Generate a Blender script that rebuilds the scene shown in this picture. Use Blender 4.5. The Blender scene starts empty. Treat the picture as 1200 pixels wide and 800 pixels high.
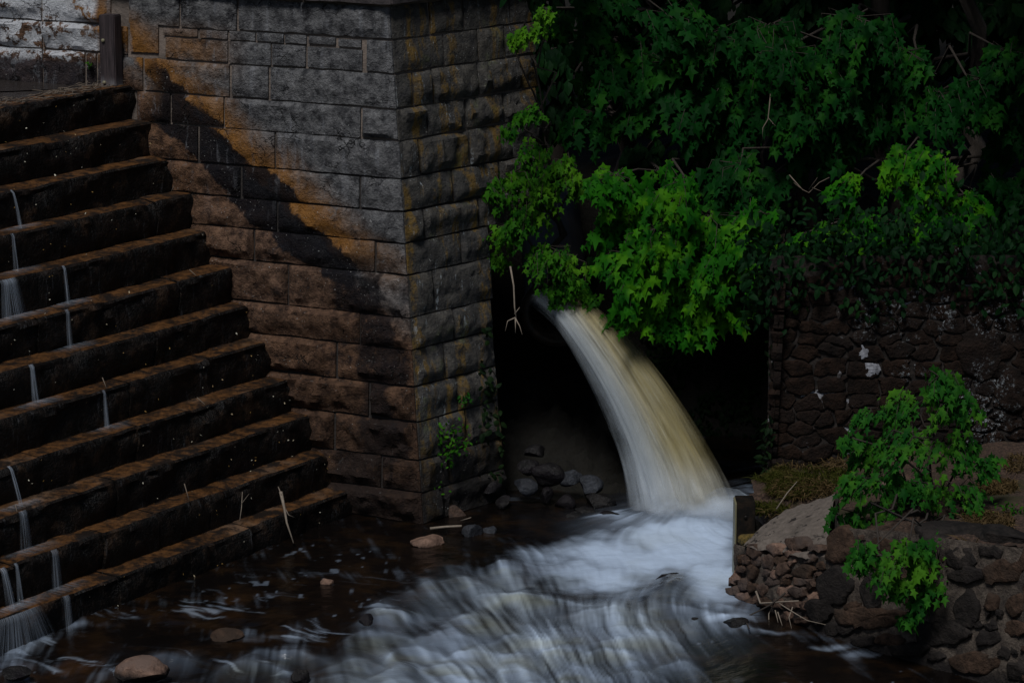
import bpy, bmesh, math, random
import numpy as np
from mathutils import Vector
random.seed(7)
RNG = np.random.default_rng(7)
SC = bpy.context.scene
COL = SC.collection

# ------------------------------------------------------------------ camera, sky, sun, exposure
FPX = 3400.0                      # focal length in pixels of the 1200 px wide photograph
PITCH = math.atan(789 / 3400)
CAM_Z = 9.7
cam_d = bpy.data.cameras.new('camera')
cam_d.sensor_width = 36.0
cam_d.lens = 36.0 * FPX / 1200
cam_d.clip_start = 0.5
cam_d.clip_end = 2000
cam = bpy.data.objects.new('camera', cam_d)
COL.objects.link(cam)
cam.location = (0, 0, CAM_Z)
cam.rotation_euler = (math.pi / 2 - PITCH, 0, 0)
SC.camera = cam

SUN_DIR = Vector((-0.17, -0.50, 0.85)).normalized()      # towards the sun
w = bpy.data.worlds.new('World')
SC.world = w
w.use_nodes = True
nt = w.node_tree
bg = nt.nodes['Background']
sky = nt.nodes.new('ShaderNodeTexSky')
sky.sky_type = 'NISHITA'
sky.sun_disc = False
sky.sun_elevation = math.asin(SUN_DIR.z)
sky.sun_rotation = math.atan2(SUN_DIR.x, SUN_DIR.y)
nt.links.new(sky.outputs[0], bg.inputs['Color'])
bg.inputs['Strength'].default_value = 0.05
sl = bpy.data.lights.new('sun', 'SUN')
sl.energy = 3.8
sl.angle = math.radians(16)
sl.color = (1.0, 0.985, 0.96)
so = bpy.data.objects.new('sun', sl)
COL.objects.link(so)
so.rotation_euler = SUN_DIR.to_track_quat('Z', 'Y').to_euler()
so.location = (-10, 10, 30)
SC.view_settings.view_transform = 'Standard'
SC.view_settings.look = 'None'
SC.view_settings.exposure = -0.9
SC.view_settings.gamma = 1.0
SC.cycles.max_bounces = 6
SC.cycles.transparent_max_bounces = 24
SC.cycles.caustics_reflective = False
SC.cycles.caustics_refractive = False

# ------------------------------------------------------------------ measuring: a pixel of the photograph to a point in the place
CAM = np.array([0, 0, CAM_Z])
cP, sP = math.cos(PITCH), math.sin(PITCH)
def ray(px, py):
    u = (px - 600) / FPX; v = (py - 400) / FPX
    return np.array([u, cP - v * sP, -sP - v * cP])
def onz(px, py, z=0.0):
    d = ray(px, py); return CAM + d * ((z - CAM_Z) / d[2])
def ony(px, py, y):
    d = ray(px, py); return CAM + d * (y / d[1])
def onplane(px, py, p0, n):
    d = ray(px, py); return CAM + d * (np.dot(p0 - CAM, n) / np.dot(d, n))
def to_px(x, y, z):
    zz = z - CAM_Z
    f = y * cP - zz * sP; up = y * sP + zz * cP
    return 600 + FPX * x / f, 400 - FPX * up / f

# ------------------------------------------------------------------ noise
def _h(ix, iy, iz, s):
    n = (ix * 374761393 + iy * 668265263 + iz * 2147483647 + s * 974711) & 0xffffffff
    n = ((n ^ (n >> 13)) * 1274126177) & 0xffffffff
    n = ((n ^ (n >> 16)) * 2246822519) & 0xffffffff
    return ((n ^ (n >> 15)) & 0xffff) / 65535.0
def vnoise(x, y, z=0.0, s=0):
    x, y, z = np.broadcast_arrays(np.asarray(x, float), np.asarray(y, float), np.asarray(z, float))
    ix, iy, iz = np.floor(x).astype(np.int64), np.floor(y).astype(np.int64), np.floor(z).astype(np.int64)
    fx, fy, fz = x - ix, y - iy, z - iz
    fx, fy, fz = [f * f * (3 - 2 * f) for f in (fx, fy, fz)]
    r = 0
    for dx in (0, 1):
        for dy in (0, 1):
            for dz in (0, 1):
                wgt = (fx if dx else 1 - fx) * (fy if dy else 1 - fy) * (fz if dz else 1 - fz)
                r = r + wgt * _h(ix + dx, iy + dy, iz + dz, s)
    return r
def fbm(x, y, z=0.0, s=0, o=4):
    r = 0; a = 0.5; f = 1.0; t = 0
    for i in range(o):
        r = r + a * vnoise(np.asarray(x) * f, np.asarray(y) * f, np.asarray(z) * f, s + i * 17); t += a
        a *= 0.5; f *= 2.03
    return r / t
def sstep(a, b, x):
    t = np.clip((x - a) / (b - a), 0, 1); return t * t * (3 - 2 * t)

# ------------------------------------------------------------------ objects
def link(o, parent=None):
    COL.objects.link(o)
    if parent is not None: o.parent = parent
    return o
def mesh_np(name, V, Fc, mats=None, parent=None, smooth=True, mi=None):
    """One mesh object from vertex rows and face tuples."""
    me = bpy.data.meshes.new(name)
    V = np.asarray(V, float)
    if isinstance(Fc, np.ndarray):
        n, k = Fc.shape
        me.vertices.add(len(V)); me.vertices.foreach_set('co', V.astype(np.float32).ravel())
        me.loops.add(n * k); me.loops.foreach_set('vertex_index', Fc.astype(np.int32).ravel())
        me.polygons.add(n); me.polygons.foreach_set('loop_start', np.arange(0, n * k, k, dtype=np.int32))
        me.update(calc_edges=True); me.validate()
    else:
        me.from_pydata([tuple(v) for v in V], [], [tuple(f) for f in Fc])
    if mats is not None:
        for m in (mats if isinstance(mats, (list, tuple)) else [mats]): me.materials.append(m)
    if mi is not None: me.polygons.foreach_set('material_index', np.asarray(mi, np.int32))
    me.polygons.foreach_set('use_smooth', np.full(len(me.polygons), bool(smooth)))
    me.update()
    return link(bpy.data.objects.new(name, me), parent)
def thing(name, label, cat, loc=(0, 0, 0), group=None):
    o = bpy.data.objects.new(name, None)
    o.empty_display_size = 0.3
    link(o); o.location = loc
    return tag(o, label, cat, group)
def tag(o, label=None, cat=None, group=None, kind=None):
    if label: o['label'] = label
    if cat: o['category'] = cat
    if group: o['group'] = group
    if kind: o['kind'] = kind
    return o
def grid_faces(nu, nv):
    i = np.arange(nu - 1)[:, None]; j = np.arange(nv - 1)[None, :]
    a = (i * nv + j).ravel()
    return np.stack([a, a + nv, a + nv + 1, a + 1], 1)
def local(V, root):
    return np.asarray(V, float) - np.array(root.location)
def tube_np(pts, radii, n=6):
    """Tapered tube along points: vertex rows and faces."""
    pts = np.asarray(pts, float); V = []; Fc = []
    for i, p in enumerate(pts):
        d = pts[min(i + 1, len(pts) - 1)] - pts[max(i - 1, 0)]
        d = d / (np.linalg.norm(d) + 1e-9)
        a = np.cross(d, [0.31, 0.2, 0.93]); a /= np.linalg.norm(a) + 1e-9
        b = np.cross(d, a)
        for k in range(n):
            t = 2 * math.pi * k / n
            V.append(p + (a * math.cos(t) + b * math.sin(t)) * radii[i])
        if i:
            for k in range(n):
                q = (i - 1) * n; Fc.append((q + k, q + (k + 1) % n, q + n + (k + 1) % n, q + n + k))
    Fc.append(tuple(range(n))[::-1]); m = len(V) - n
    Fc.append(tuple(range(m, m + n)))
    return V, Fc
class Join:
    def __init__(s): s.V = []; s.F = []
    def add(s, V, Fc):
        o = len(s.V); s.V.extend([tuple(v) for v in V]); s.F.extend([tuple(i + o for i in f) for f in Fc])
    def tube(s, pts, radii, n=6): s.add(*tube_np(pts, radii, n))
    def build(s, name, m, parent=None, smooth=True, loc=None):
        V = np.array(s.V)
        if parent is not None and parent.type == 'EMPTY': V = V - np.array(parent.location)
        return mesh_np(name, V, s.F, m, parent, smooth)

# ------------------------------------------------------------------ materials
class NB:
    """Small node builder: values are sockets or numbers."""
    def __init__(s, name):
        s.m = bpy.data.materials.new(name); s.m.use_nodes = True
        s.nt = s.m.node_tree; s.b = s.nt.nodes['Principled BSDF']; s.out = s.nt.nodes['Material Output']
        s.geo = s.nt.nodes.new('ShaderNodeNewGeometry'); s.pos = s.geo.outputs['Position']
        s.xyz = s.nt.nodes.new('ShaderNodeSeparateXYZ'); s.nt.links.new(s.pos, s.xyz.inputs[0])
        s.x, s.y, s.z = s.xyz.outputs
    def set(s, sock, v):
        if isinstance(v, bpy.types.NodeSocket): s.nt.links.new(v, sock)
        elif isinstance(v, (tuple, list)) and sock.type == 'RGBA': sock.default_value = (*v[:3], 1)
        else: sock.default_value = v
    def math(s, op, a, b=0.0, c=0.0, clamp=False):
        n = s.nt.nodes.new('ShaderNodeMath'); n.operation = op; n.use_clamp = clamp
        s.set(n.inputs[0], a); s.set(n.inputs[1], b); s.set(n.inputs[2], c); return n.outputs[0]
    def add(s, a, b): return s.math('ADD', a, b)
    def mul(s, a, b): return s.math('MULTIPLY', a, b)
    def ramp(s, v, lo, hi):
        n = s.nt.nodes.new('ShaderNodeMapRange'); n.interpolation_type = 'SMOOTHSTEP'
        s.set(n.inputs['Value'], v)
        if lo > hi:
            lo, hi = hi, lo; n.inputs['To Min'].default_value = 1; n.inputs['To Max'].default_value = 0
        n.inputs['From Min'].default_value = lo; n.inputs['From Max'].default_value = hi
        return n.outputs[0]
    def band(s, v, a, b, c, d): return s.mul(s.ramp(v, a, b), s.ramp(v, d, c))
    def vec(s, x=1.0, y=1.0, z=1.0, src=None):
        n = s.nt.nodes.new('ShaderNodeVectorMath'); n.operation = 'MULTIPLY'
        s.nt.links.new(src if src is not None else s.pos, n.inputs[0]); n.inputs[1].default_value = (x, y, z)
        return n.outputs[0]
    def comb(s, x, y, z):
        n = s.nt.nodes.new('ShaderNodeCombineXYZ')
        for i, v in enumerate((x, y, z)): s.set(n.inputs[i], v)
        return n.outputs[0]
    def noise(s, scale, detail=4, rough=0.55, vec=None, dist=0.0):
        n = s.nt.nodes.new('ShaderNodeTexNoise'); n.inputs['Scale'].default_value = scale
        n.inputs['Detail'].default_value = detail; n.inputs['Roughness'].default_value = rough
        n.inputs['Distortion'].default_value = dist
        s.nt.links.new(vec if vec is not None else s.pos, n.inputs['Vector']); return n.outputs['Fac']
    def voro(s, scale, feature='F1', vec=None, out='Distance'):
        n = s.nt.nodes.new('ShaderNodeTexVoronoi'); n.feature = feature; n.inputs['Scale'].default_value = scale
        s.nt.links.new(vec if vec is not None else s.pos, n.inputs['Vector']); return n.outputs[out]
    def mix(s, f, a, b):
        n = s.nt.nodes.new('ShaderNodeMix'); n.data_type = 'RGBA'
        s.set(n.inputs['Factor'], f); s.set(n.inputs[6], a); s.set(n.inputs[7], b); return n.outputs[2]
    def rand(s):
        return s.nt.nodes.new('ShaderNodeObjectInfo').outputs['Random']
    def attr(s, name, out='Fac'):
        n = s.nt.nodes.new('ShaderNodeAttribute'); n.attribute_name = name; return n.outputs[out]
    def bump(s, h, strength=0.5, dist=0.02, nrm=None):
        n = s.nt.nodes.new('ShaderNodeBump'); n.inputs['Strength'].default_value = strength; n.inputs['Distance'].default_value = dist
        s.set(n.inputs['Height'], h)
        if nrm is not None: s.nt.links.new(nrm, n.inputs['Normal'])
        return n.outputs[0]
    def fin(s, col, rough=0.85, nrm=None, spec=0.4):
        s.set(s.b.inputs['Base Color'], col); s.set(s.b.inputs['Roughness'], rough)
        s.b.inputs['Specular IOR Level'].default_value = spec
        if nrm is not None: s.nt.links.new(nrm, s.b.inputs['Normal'])
        return s.m
M = {}

# the abutment's two faces, from the measured corner
C0 = onz(496, 614, 0.0)
class Face:
    def __init__(s, o, d, nh, b):
        s.o = np.array(o, float); s.d = np.array([d[0], d[1], 0.0]); s.d /= np.linalg.norm(s.d)
        s.nh = np.array([nh[0], nh[1], 0.0]); s.nh /= np.linalg.norm(s.nh); s.b = b
        s.n = s.nh + np.array([0, 0, b]); s.n /= np.linalg.norm(s.n)
    def P(s, t, z, h=0.0):
        t, z, h = np.broadcast_arrays(np.asarray(t, float), np.asarray(z, float), np.asarray(h, float))
        return (s.o + t[..., None] * s.d - (s.b * z)[..., None] * s.nh + z[..., None] * np.array([0, 0, 1.0]) + h[..., None] * s.n)
    def hit(s, px, py):
        q = onplane(px, py, s.o, s.n); r = q - s.o; return float(np.dot(r, s.d)), float(r[2])
aL = math.radians(25.7); aR = math.radians(48.4)
FL = Face(C0, (-math.cos(aL), math.sin(aL)), (-math.sin(aL), -math.cos(aL)), 0.05)
FR = Face(C0, (math.cos(aR), math.sin(aR)), (math.sin(aR), -math.cos(aR)), 0.10)
def corner_ts(z):
    A = np.array([[FL.d[0], -FR.d[0]], [FL.d[1], -FR.d[1]]])
    r = (FL.b * FL.nh - FR.b * FR.nh)[:2] * z
    return np.linalg.solve(A, r)
YC = [8, 47, 87, 128, 165, 210, 248, 285, 323, 373, 410, 453, 495, 540, 580, 614]
ZC = [5.97, 5.58, 5.20, 4.80, 4.44, 4.01, 3.63, 3.27, 2.90, 2.41, 2.04, 1.61, 1.20, 0.75, 0.37, 0.0]
def stone_mats():
    # left (camera-side) face
    b = NB('grey_ashlar')
    rel = (b.add(b.x, -C0[0]), b.add(b.y, -C0[1]))
    t = b.add(b.mul(rel[0], float(FL.d[0])), b.mul(rel[1], float(FL.d[1])))
    n1 = b.noise(1.3, 5, 0.65); n2 = b.noise(9, 6, 0.7); n3 = b.noise(60, 3, 0.6)
    line = b.add(b.mul(b.add(t, -1.05), 0.74), 2.9)
    d = b.mul(b.math('SUBTRACT', b.z, line), 0.804)
    wv = b.nt.nodes.new('ShaderNodeTexNoise'); wv.inputs['Scale'].default_value = 3.5; wv.inputs['Detail'].default_value = 4; b.nt.links.new(b.pos, wv.inputs['Vector'])
    wa = b.nt.nodes.new('ShaderNodeVectorMath'); wa.operation = 'MULTIPLY_ADD'; b.nt.links.new(wv.outputs['Color'], wa.inputs[0]); wa.inputs[1].default_value = (0.7, 0.7, 0.7); b.nt.links.new(b.vec(0.8, 0.8, 1.9), wa.inputs[2])
    crk = b.voro(2.2, 'DISTANCE_TO_EDGE', wa.outputs[0])
    patch = b.noise(2.6, 6, 0.75)
    dn = b.add(d, b.mul(b.add(n1, -0.5), 0.5)); dn = b.add(dn, b.mul(b.add(n2, -0.5), 0.12))
    r = b.rand()
    col = b.mix(b.ramp(n2, 0.3, 0.7), (0.034, 0.035, 0.039), (0.235, 0.235, 0.24))
    col = b.mix(b.mul(r, 0.35), col, (0.085, 0.085, 0.092))
    # brown iron tint low down
    low = b.ramp(b.add(b.z, b.mul(b.add(n1, -0.5), 1.2)), 2.9, 1.6)
    brown = b.mix(b.ramp(n2, 0.3, 0.72), (0.045, 0.026, 0.016), (0.25, 0.145, 0.085))
    col = b.mix(b.mul(low, 0.85), col, brown)
    # ochre run-off beyond the splash line
    och = b.mul(b.mul(b.band(dn, 0.0, 0.10, 0.20, 0.70), b.ramp(b.z, 2.6, 3.3)), b.ramp(patch, 0.28, 0.48))
    top = b.mul(b.mul(b.ramp(t, 2.3, 3.3), b.ramp(b.z, 5.75, 5.3)), b.ramp(n1, 0.35, 0.6))
    och = b.math('MAXIMUM', och, b.mul(top, 0.8))
    col = b.mix(b.mul(och, 0.9), col, b.mix(n2, (0.13, 0.055, 0.010), (0.42, 0.185, 0.034)))
    # reddish stones next to the steps
    red = b.ramp(dn, 0.0, -0.22)
    col = b.mix(b.mul(red, 0.9), col, b.mix(b.ramp(n2, 0.3, 0.7), (0.030, 0.017, 0.012), (0.205, 0.112, 0.066)))
    # black algae where the spray keeps the wall wet
    dj = b.add(dn, b.mul(b.add(r, -0.5), 0.22))
    blk = b.band(dj, -0.30, -0.26, 0.14, 0.18)
    blk = b.mul(blk, b.band(t, 0.8, 0.95, 3.5, 3.9))
    tj = b.add(b.add(t, b.mul(b.add(n1, -0.5), 0.7)), b.mul(b.add(r, -0.5), 0.45))
    blk2 = b.mul(b.band(tj, 0.26, 0.34, 0.92, 1.06), b.band(b.z, -0.2, 0.1, 2.8, 3.3))
    blk2 = b.mul(blk2, b.ramp(patch, 0.34, 0.44))
    blk3 = b.ramp(b.add(b.z, b.mul(b.add(n1, -0.5), 0.9)), 0.75, 0.15)  # wet black foot, with shading towards the base painted in
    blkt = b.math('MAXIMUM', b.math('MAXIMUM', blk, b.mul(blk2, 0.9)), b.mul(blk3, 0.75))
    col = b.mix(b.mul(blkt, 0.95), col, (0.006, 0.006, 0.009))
    # lime wash left on the masonry by the pool, tide line under it
    lime = b.mul(b.mul(b.ramp(t, 4.42, 4.5), b.ramp(b.add(b.noise(5, 5, 0.7), b.mul(b.add(b.z, -5.4), 0.22)), 0.44, 0.50)), 0.92)
    col = b.mix(lime, col, (0.62, 0.64, 0.68))
    tide = b.mul(b.ramp(t, 4.1, 4.3), b.ramp(b.z, 5.16, 5.06))
    col = b.mix(b.mul(tide, 0.85), col, (0.035, 0.033, 0.04))
    speck = b.mul(b.ramp(b.noise(45, 2, 0.5), 0.68, 0.73), b.ramp(b.noise(3.1, 3), 0.42, 0.62))
    col = b.mix(b.mul(speck, 0.8), col, (0.52, 0.52, 0.50))
    spk2 = b.mul(b.ramp(b.noise(17, 4, 0.7), 0.66, 0.70), b.ramp(b.noise(1.7, 2), 0.52, 0.62))
    col = b.mix(b.mul(spk2, 0.7), col, (0.42, 0.42, 0.42))
    drk = b.ramp(patch, 0.54, 0.70)
    col = b.mix(b.mul(drk, 0.85), col, (0.014, 0.014, 0.018))
    ck = b.mul(b.ramp(crk, 0.026, 0.0), b.ramp(b.noise(2.1, 3), 0.50, 0.66))
    col = b.mix(b.mul(ck, 0.85), col, (0.012, 0.012, 0.013))
    wsh = b.mul(b.ramp(b.noise(1.0, 5, 0.65, b.vec(9, 9, 1.0)), 0.56, 0.66), b.ramp(b.z, 3.2, 4.4))
    col = b.mix(b.mul(wsh, 0.35), col, (0.30, 0.31, 0.34))
    foot = b.ramp(b.add(b.z, b.mul(b.add(n1, -0.5), 1.6)), 2.6, 0.5)  # light gradient put into the colour: wall darkens towards its base
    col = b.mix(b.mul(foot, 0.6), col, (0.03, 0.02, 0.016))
    h = b.add(b.mul(n2, 0.6), b.mul(b.noise(28, 5, 0.7), 0.5))
    h = b.add(h, b.mul(n3, 0.18))
    h = b.add(h, b.mul(patch, 0.5)); h = b.math('SUBTRACT', h, b.mul(ck, 0.5))
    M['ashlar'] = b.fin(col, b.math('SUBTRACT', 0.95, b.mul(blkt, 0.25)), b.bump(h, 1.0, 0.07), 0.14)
    # shaded channel side: darker base colour, ochre lichen tops, chalky runs
    b = NB('dark_ashlar')
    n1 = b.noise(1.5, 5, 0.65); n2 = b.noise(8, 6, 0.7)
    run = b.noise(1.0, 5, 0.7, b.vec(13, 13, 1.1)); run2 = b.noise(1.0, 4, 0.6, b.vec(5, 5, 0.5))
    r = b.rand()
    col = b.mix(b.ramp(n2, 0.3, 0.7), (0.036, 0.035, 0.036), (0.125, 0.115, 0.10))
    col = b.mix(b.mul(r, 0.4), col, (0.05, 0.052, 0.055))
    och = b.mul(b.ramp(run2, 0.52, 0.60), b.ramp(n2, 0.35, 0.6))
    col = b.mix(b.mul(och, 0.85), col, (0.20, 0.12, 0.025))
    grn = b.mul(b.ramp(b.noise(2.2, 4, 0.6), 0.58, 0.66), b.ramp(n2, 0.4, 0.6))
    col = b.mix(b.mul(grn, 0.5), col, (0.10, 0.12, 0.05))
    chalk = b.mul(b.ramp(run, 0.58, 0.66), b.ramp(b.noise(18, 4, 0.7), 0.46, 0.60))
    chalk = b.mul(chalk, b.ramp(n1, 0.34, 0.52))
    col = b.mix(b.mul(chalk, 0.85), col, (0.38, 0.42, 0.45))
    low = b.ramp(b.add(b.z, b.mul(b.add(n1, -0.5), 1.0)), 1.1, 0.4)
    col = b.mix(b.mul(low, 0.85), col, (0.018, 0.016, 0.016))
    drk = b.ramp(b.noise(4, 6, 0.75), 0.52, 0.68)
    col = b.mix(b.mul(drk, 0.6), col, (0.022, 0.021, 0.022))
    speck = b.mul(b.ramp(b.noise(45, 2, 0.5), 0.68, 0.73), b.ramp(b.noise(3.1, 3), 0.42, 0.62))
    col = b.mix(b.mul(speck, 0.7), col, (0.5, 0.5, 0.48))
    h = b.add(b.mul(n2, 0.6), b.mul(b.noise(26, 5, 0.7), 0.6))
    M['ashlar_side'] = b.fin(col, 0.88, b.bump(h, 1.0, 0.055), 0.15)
    b = NB('mortar')
    n = b.noise(14, 5, 0.7); n2 = b.noise(2, 4)
    col = b.mix(n, (0.13, 0.10, 0.085), (0.30, 0.245, 0.205))
    col = b.mix(b.mul(b.ramp(n2, 0.4, 0.65), 0.6), col, (0.05, 0.045, 0.042))
    col = b.mix(b.ramp(b.z, 4.6, 3.9), col, (0.035, 0.03, 0.028))
    M['mortar'] = b.fin(col, 0.95, b.bump(n, 0.8, 0.03))
    b = NB('coping_stone')
    n = b.noise(10, 6, 0.7)
    col = b.mix(b.ramp(n, 0.35, 0.7), (0.035, 0.03, 0.032), (0.11, 0.09, 0.092))
    M['coping'] = b.fin(col, 0.8, b.bump(n, 0.7, 0.03))
stone_mats()
def misc_mats():
    # stepped spillway: wet black risers, brown silt on the treads
    b = NB('wet_riser_stone')
    n = b.noise(7, 6, 0.72); n1 = b.noise(1.2, 4, 0.6); run = b.noise(1.0, 5, 0.65, b.vec(16, 16, 1.3))
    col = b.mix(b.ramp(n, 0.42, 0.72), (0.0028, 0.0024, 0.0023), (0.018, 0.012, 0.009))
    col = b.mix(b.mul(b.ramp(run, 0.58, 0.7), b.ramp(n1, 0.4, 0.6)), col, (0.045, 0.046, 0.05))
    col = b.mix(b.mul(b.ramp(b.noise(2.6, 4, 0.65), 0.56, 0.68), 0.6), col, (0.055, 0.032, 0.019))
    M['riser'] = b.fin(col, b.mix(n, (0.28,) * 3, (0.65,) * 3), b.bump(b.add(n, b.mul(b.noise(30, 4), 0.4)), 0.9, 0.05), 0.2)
    b = NB('silty_tread_stone')
    n = b.noise(9, 6, 0.7); n1 = b.noise(1.1, 5, 0.6)
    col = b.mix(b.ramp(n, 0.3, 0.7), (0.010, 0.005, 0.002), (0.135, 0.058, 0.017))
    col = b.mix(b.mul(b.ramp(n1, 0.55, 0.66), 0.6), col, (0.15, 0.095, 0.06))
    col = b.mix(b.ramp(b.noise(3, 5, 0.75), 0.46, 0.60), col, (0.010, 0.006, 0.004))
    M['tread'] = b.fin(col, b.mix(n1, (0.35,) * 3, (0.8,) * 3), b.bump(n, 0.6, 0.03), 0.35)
    # loose rocks
    def rock(key, c0, c1, c2, wet, rough):
        b = NB(key + '_rock')
        n = b.noise(8, 6, 0.7); n2 = b.noise(2.3, 4)
        col = b.mix(b.ramp(n, 0.3, 0.7), c0, c1)
        col = b.mix(b.ramp(n2, 0.5, 0.62), col, c2)
        if wet is not None: col = b.mix(b.ramp(b.add(b.z, b.mul(n, 0.1)), wet + 0.12, wet + 0.02), col, (0.012, 0.010, 0.010))
        M[key] = b.fin(col, rough, b.bump(b.add(n, b.mul(b.noise(35, 3), 0.3)), 0.9, 0.05), 0.2)
    rock('lime', (0.12, 0.12, 0.135), (0.36, 0.37, 0.41), (0.06, 0.055, 0.055), None, 0.9)
    rock('brown', (0.10, 0.06, 0.045), (0.27, 0.17, 0.125), (0.16, 0.11, 0.09), -0.02, 0.75)
    rock('dark', (0.006, 0.006, 0.0065), (0.022, 0.02, 0.02), (0.012, 0.010, 0.012), None, 0.4)
    rock('slate', (0.012, 0.014, 0.018), (0.055, 0.06, 0.072), (0.026, 0.028, 0.034), None, 0.45)
    rock('basalt', (0.005, 0.0045, 0.0045), (0.032, 0.026, 0.023), (0.016, 0.013, 0.012), None, 0.8)
    rock('russet', (0.028, 0.018, 0.014), (0.12, 0.076, 0.056), (0.085, 0.062, 0.052), None, 0.85)
    rock('umber', (0.022, 0.014, 0.010), (0.082, 0.05, 0.034), (0.045, 0.03, 0.022), None, 0.9)
    # rubble wall: umber with white lime bloom
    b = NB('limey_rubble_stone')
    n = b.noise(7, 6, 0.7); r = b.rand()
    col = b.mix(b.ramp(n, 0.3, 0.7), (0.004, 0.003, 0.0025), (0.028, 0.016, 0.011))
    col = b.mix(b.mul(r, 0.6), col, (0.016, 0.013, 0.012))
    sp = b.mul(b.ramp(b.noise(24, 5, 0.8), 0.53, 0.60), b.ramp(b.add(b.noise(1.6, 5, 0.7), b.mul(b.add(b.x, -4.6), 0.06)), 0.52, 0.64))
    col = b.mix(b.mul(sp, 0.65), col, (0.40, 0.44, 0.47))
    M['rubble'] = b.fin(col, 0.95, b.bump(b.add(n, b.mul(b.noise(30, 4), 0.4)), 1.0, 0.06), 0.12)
    b = NB('rubble_mortar')
    n = b.noise(11, 6, 0.7)
    col = b.mix(b.ramp(n, 0.35, 0.65), (0.008, 0.0065, 0.006), (0.035, 0.027, 0.023))
    sp = b.ramp(b.noise(2.0, 5, 0.7), 0.60, 0.64)
    col = b.mix(b.mul(sp, 0.75), col, (0.42, 0.43, 0.47))
    M['rubble_mortar'] = b.fin(col, 0.95, b.bump(n, 0.8, 0.04))
    b = NB('grey_brown_mortar')
    n = b.noise(12, 6, 0.72); n2 = b.noise(2.2, 5, 0.6)
    col = b.mix(b.ramp(n, 0.3, 0.7), (0.05, 0.038, 0.031), (0.15, 0.12, 0.096))
    col = b.mix(b.mul(b.ramp(n2, 0.5, 0.66), 0.8), col, (0.03, 0.024, 0.022))
    col = b.mix(b.ramp(b.add(b.z, b.mul(n, 0.3)), 0.42, 0.2), col, (0.02, 0.016, 0.015))
    M['low_mortar'] = b.fin(col, 0.95, b.bump(b.add(n, b.noise(40, 4, 0.7)), 0.9, 0.04))
    b = NB('cement_render')
    n = b.noise(16, 6, 0.75); n2 = b.noise(2.5, 4)
    col = b.mix(b.ramp(n, 0.25, 0.75), (0.085, 0.07, 0.06), (0.185, 0.155, 0.132))
    col = b.mix(b.ramp(b.noise(7, 4, 0.7), 0.60, 0.64), col, (0.02, 0.016, 0.014))
    col = b.mix(b.mul(b.ramp(n2, 0.5, 0.7), 0.6), col, (0.06, 0.05, 0.042))
    M['cement'] = b.fin(col, 0.95, b.bump(n, 0.6, 0.02))
    # soil, needles, bed
    b = NB('needle_litter_soil')
    n = b.noise(30, 6, 0.8); n2 = b.noise(1.5, 5)
    col = b.mix(b.ramp(n, 0.35, 0.65), (0.016, 0.010, 0.007), (0.125, 0.075, 0.052))
    col = b.mix(b.ramp(n2, 0.5, 0.65), col, (0.045, 0.04, 0.016))
    M['soil'] = b.fin(col, 0.95, b.bump(n, 0.9, 0.04))
    b = NB('dark_earth')
    n = b.noise(6, 6, 0.75)
    col = b.mix(n, (0.003, 0.003, 0.002), (0.014, 0.012, 0.008))
    M['earth'] = b.fin(col, 0.95, b.bump(n, 0.9, 0.1))
    b = NB('moss')
    n = b.noise(25, 5, 0.75)
    col = b.mix(b.ramp(n, 0.3, 0.7), (0.03, 0.028, 0.008), (0.20, 0.13, 0.03))
    M['moss'] = b.fin(col, 0.95, b.bump(n, 0.9, 0.03))
    # timber, bark, twigs, iron
    b = NB('tarred_timber')
    n = b.noise(1.0, 6, 0.7, b.vec(30, 30, 2.2))
    col = b.mix(b.ramp(n, 0.3, 0.7), (0.018, 0.013, 0.015), (0.07, 0.052, 0.055))
    col = b.mix(b.ramp(b.add(b.z, b.mul(n, 0.25)), 5.12, 4.98), col, (0.16, 0.15, 0.16))
    M['timber'] = b.fin(col, 0.7, b.bump(n, 0.8, 0.02))
    b = NB('bark')
    n = b.noise(1.0, 6, 0.7, b.vec(18, 18, 3))
    col = b.mix(n, (0.018, 0.014, 0.011), (0.075, 0.06, 0.05))
    M['bark'] = b.fin(col, 0.95, b.bump(n, 0.9, 0.03))
    b = NB('bleached_wood')
    n = b.noise(25, 5, 0.7)
    M['pale_wood'] = b.fin(b.mix(n, (0.11, 0.088, 0.066), (0.36, 0.30, 0.24)), 0.8, b.bump(n, 0.5, 0.01))
    b = NB('weathered_twig')
    n = b.noise(25, 5, 0.7)
    M['twig'] = b.fin(b.mix(n, (0.08, 0.06, 0.045), (0.25, 0.20, 0.155)), 0.9)
    b = NB('rusty_iron')
    n = b.noise(9, 6, 0.7)
    col = b.mix(b.ramp(n, 0.4, 0.7), (0.006, 0.005, 0.004), (0.030, 0.019, 0.012))
    M['iron'] = b.fin(col, 0.6, b.bump(n, 0.5, 0.01))
    M['iron'].node_tree.nodes['Principled BSDF'].inputs['Metallic'].default_value = 0.35
    b = NB('worn_edge_iron')
    n = b.noise(9, 6, 0.7)
    M['iron_edge'] = b.fin(b.mix(n, (0.12, 0.11, 0.06), (0.30, 0.28, 0.18)), 0.5)
    b = NB('fallen_leaf')
    n = b.noise(3, 2)
    r = b.geo.outputs['Random Per Island']
    M['speck'] = b.fin(b.mix(b.ramp(r, 0.3, 0.7), (0.30, 0.18, 0.05), (0.55, 0.52, 0.42)), 0.6)
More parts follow.
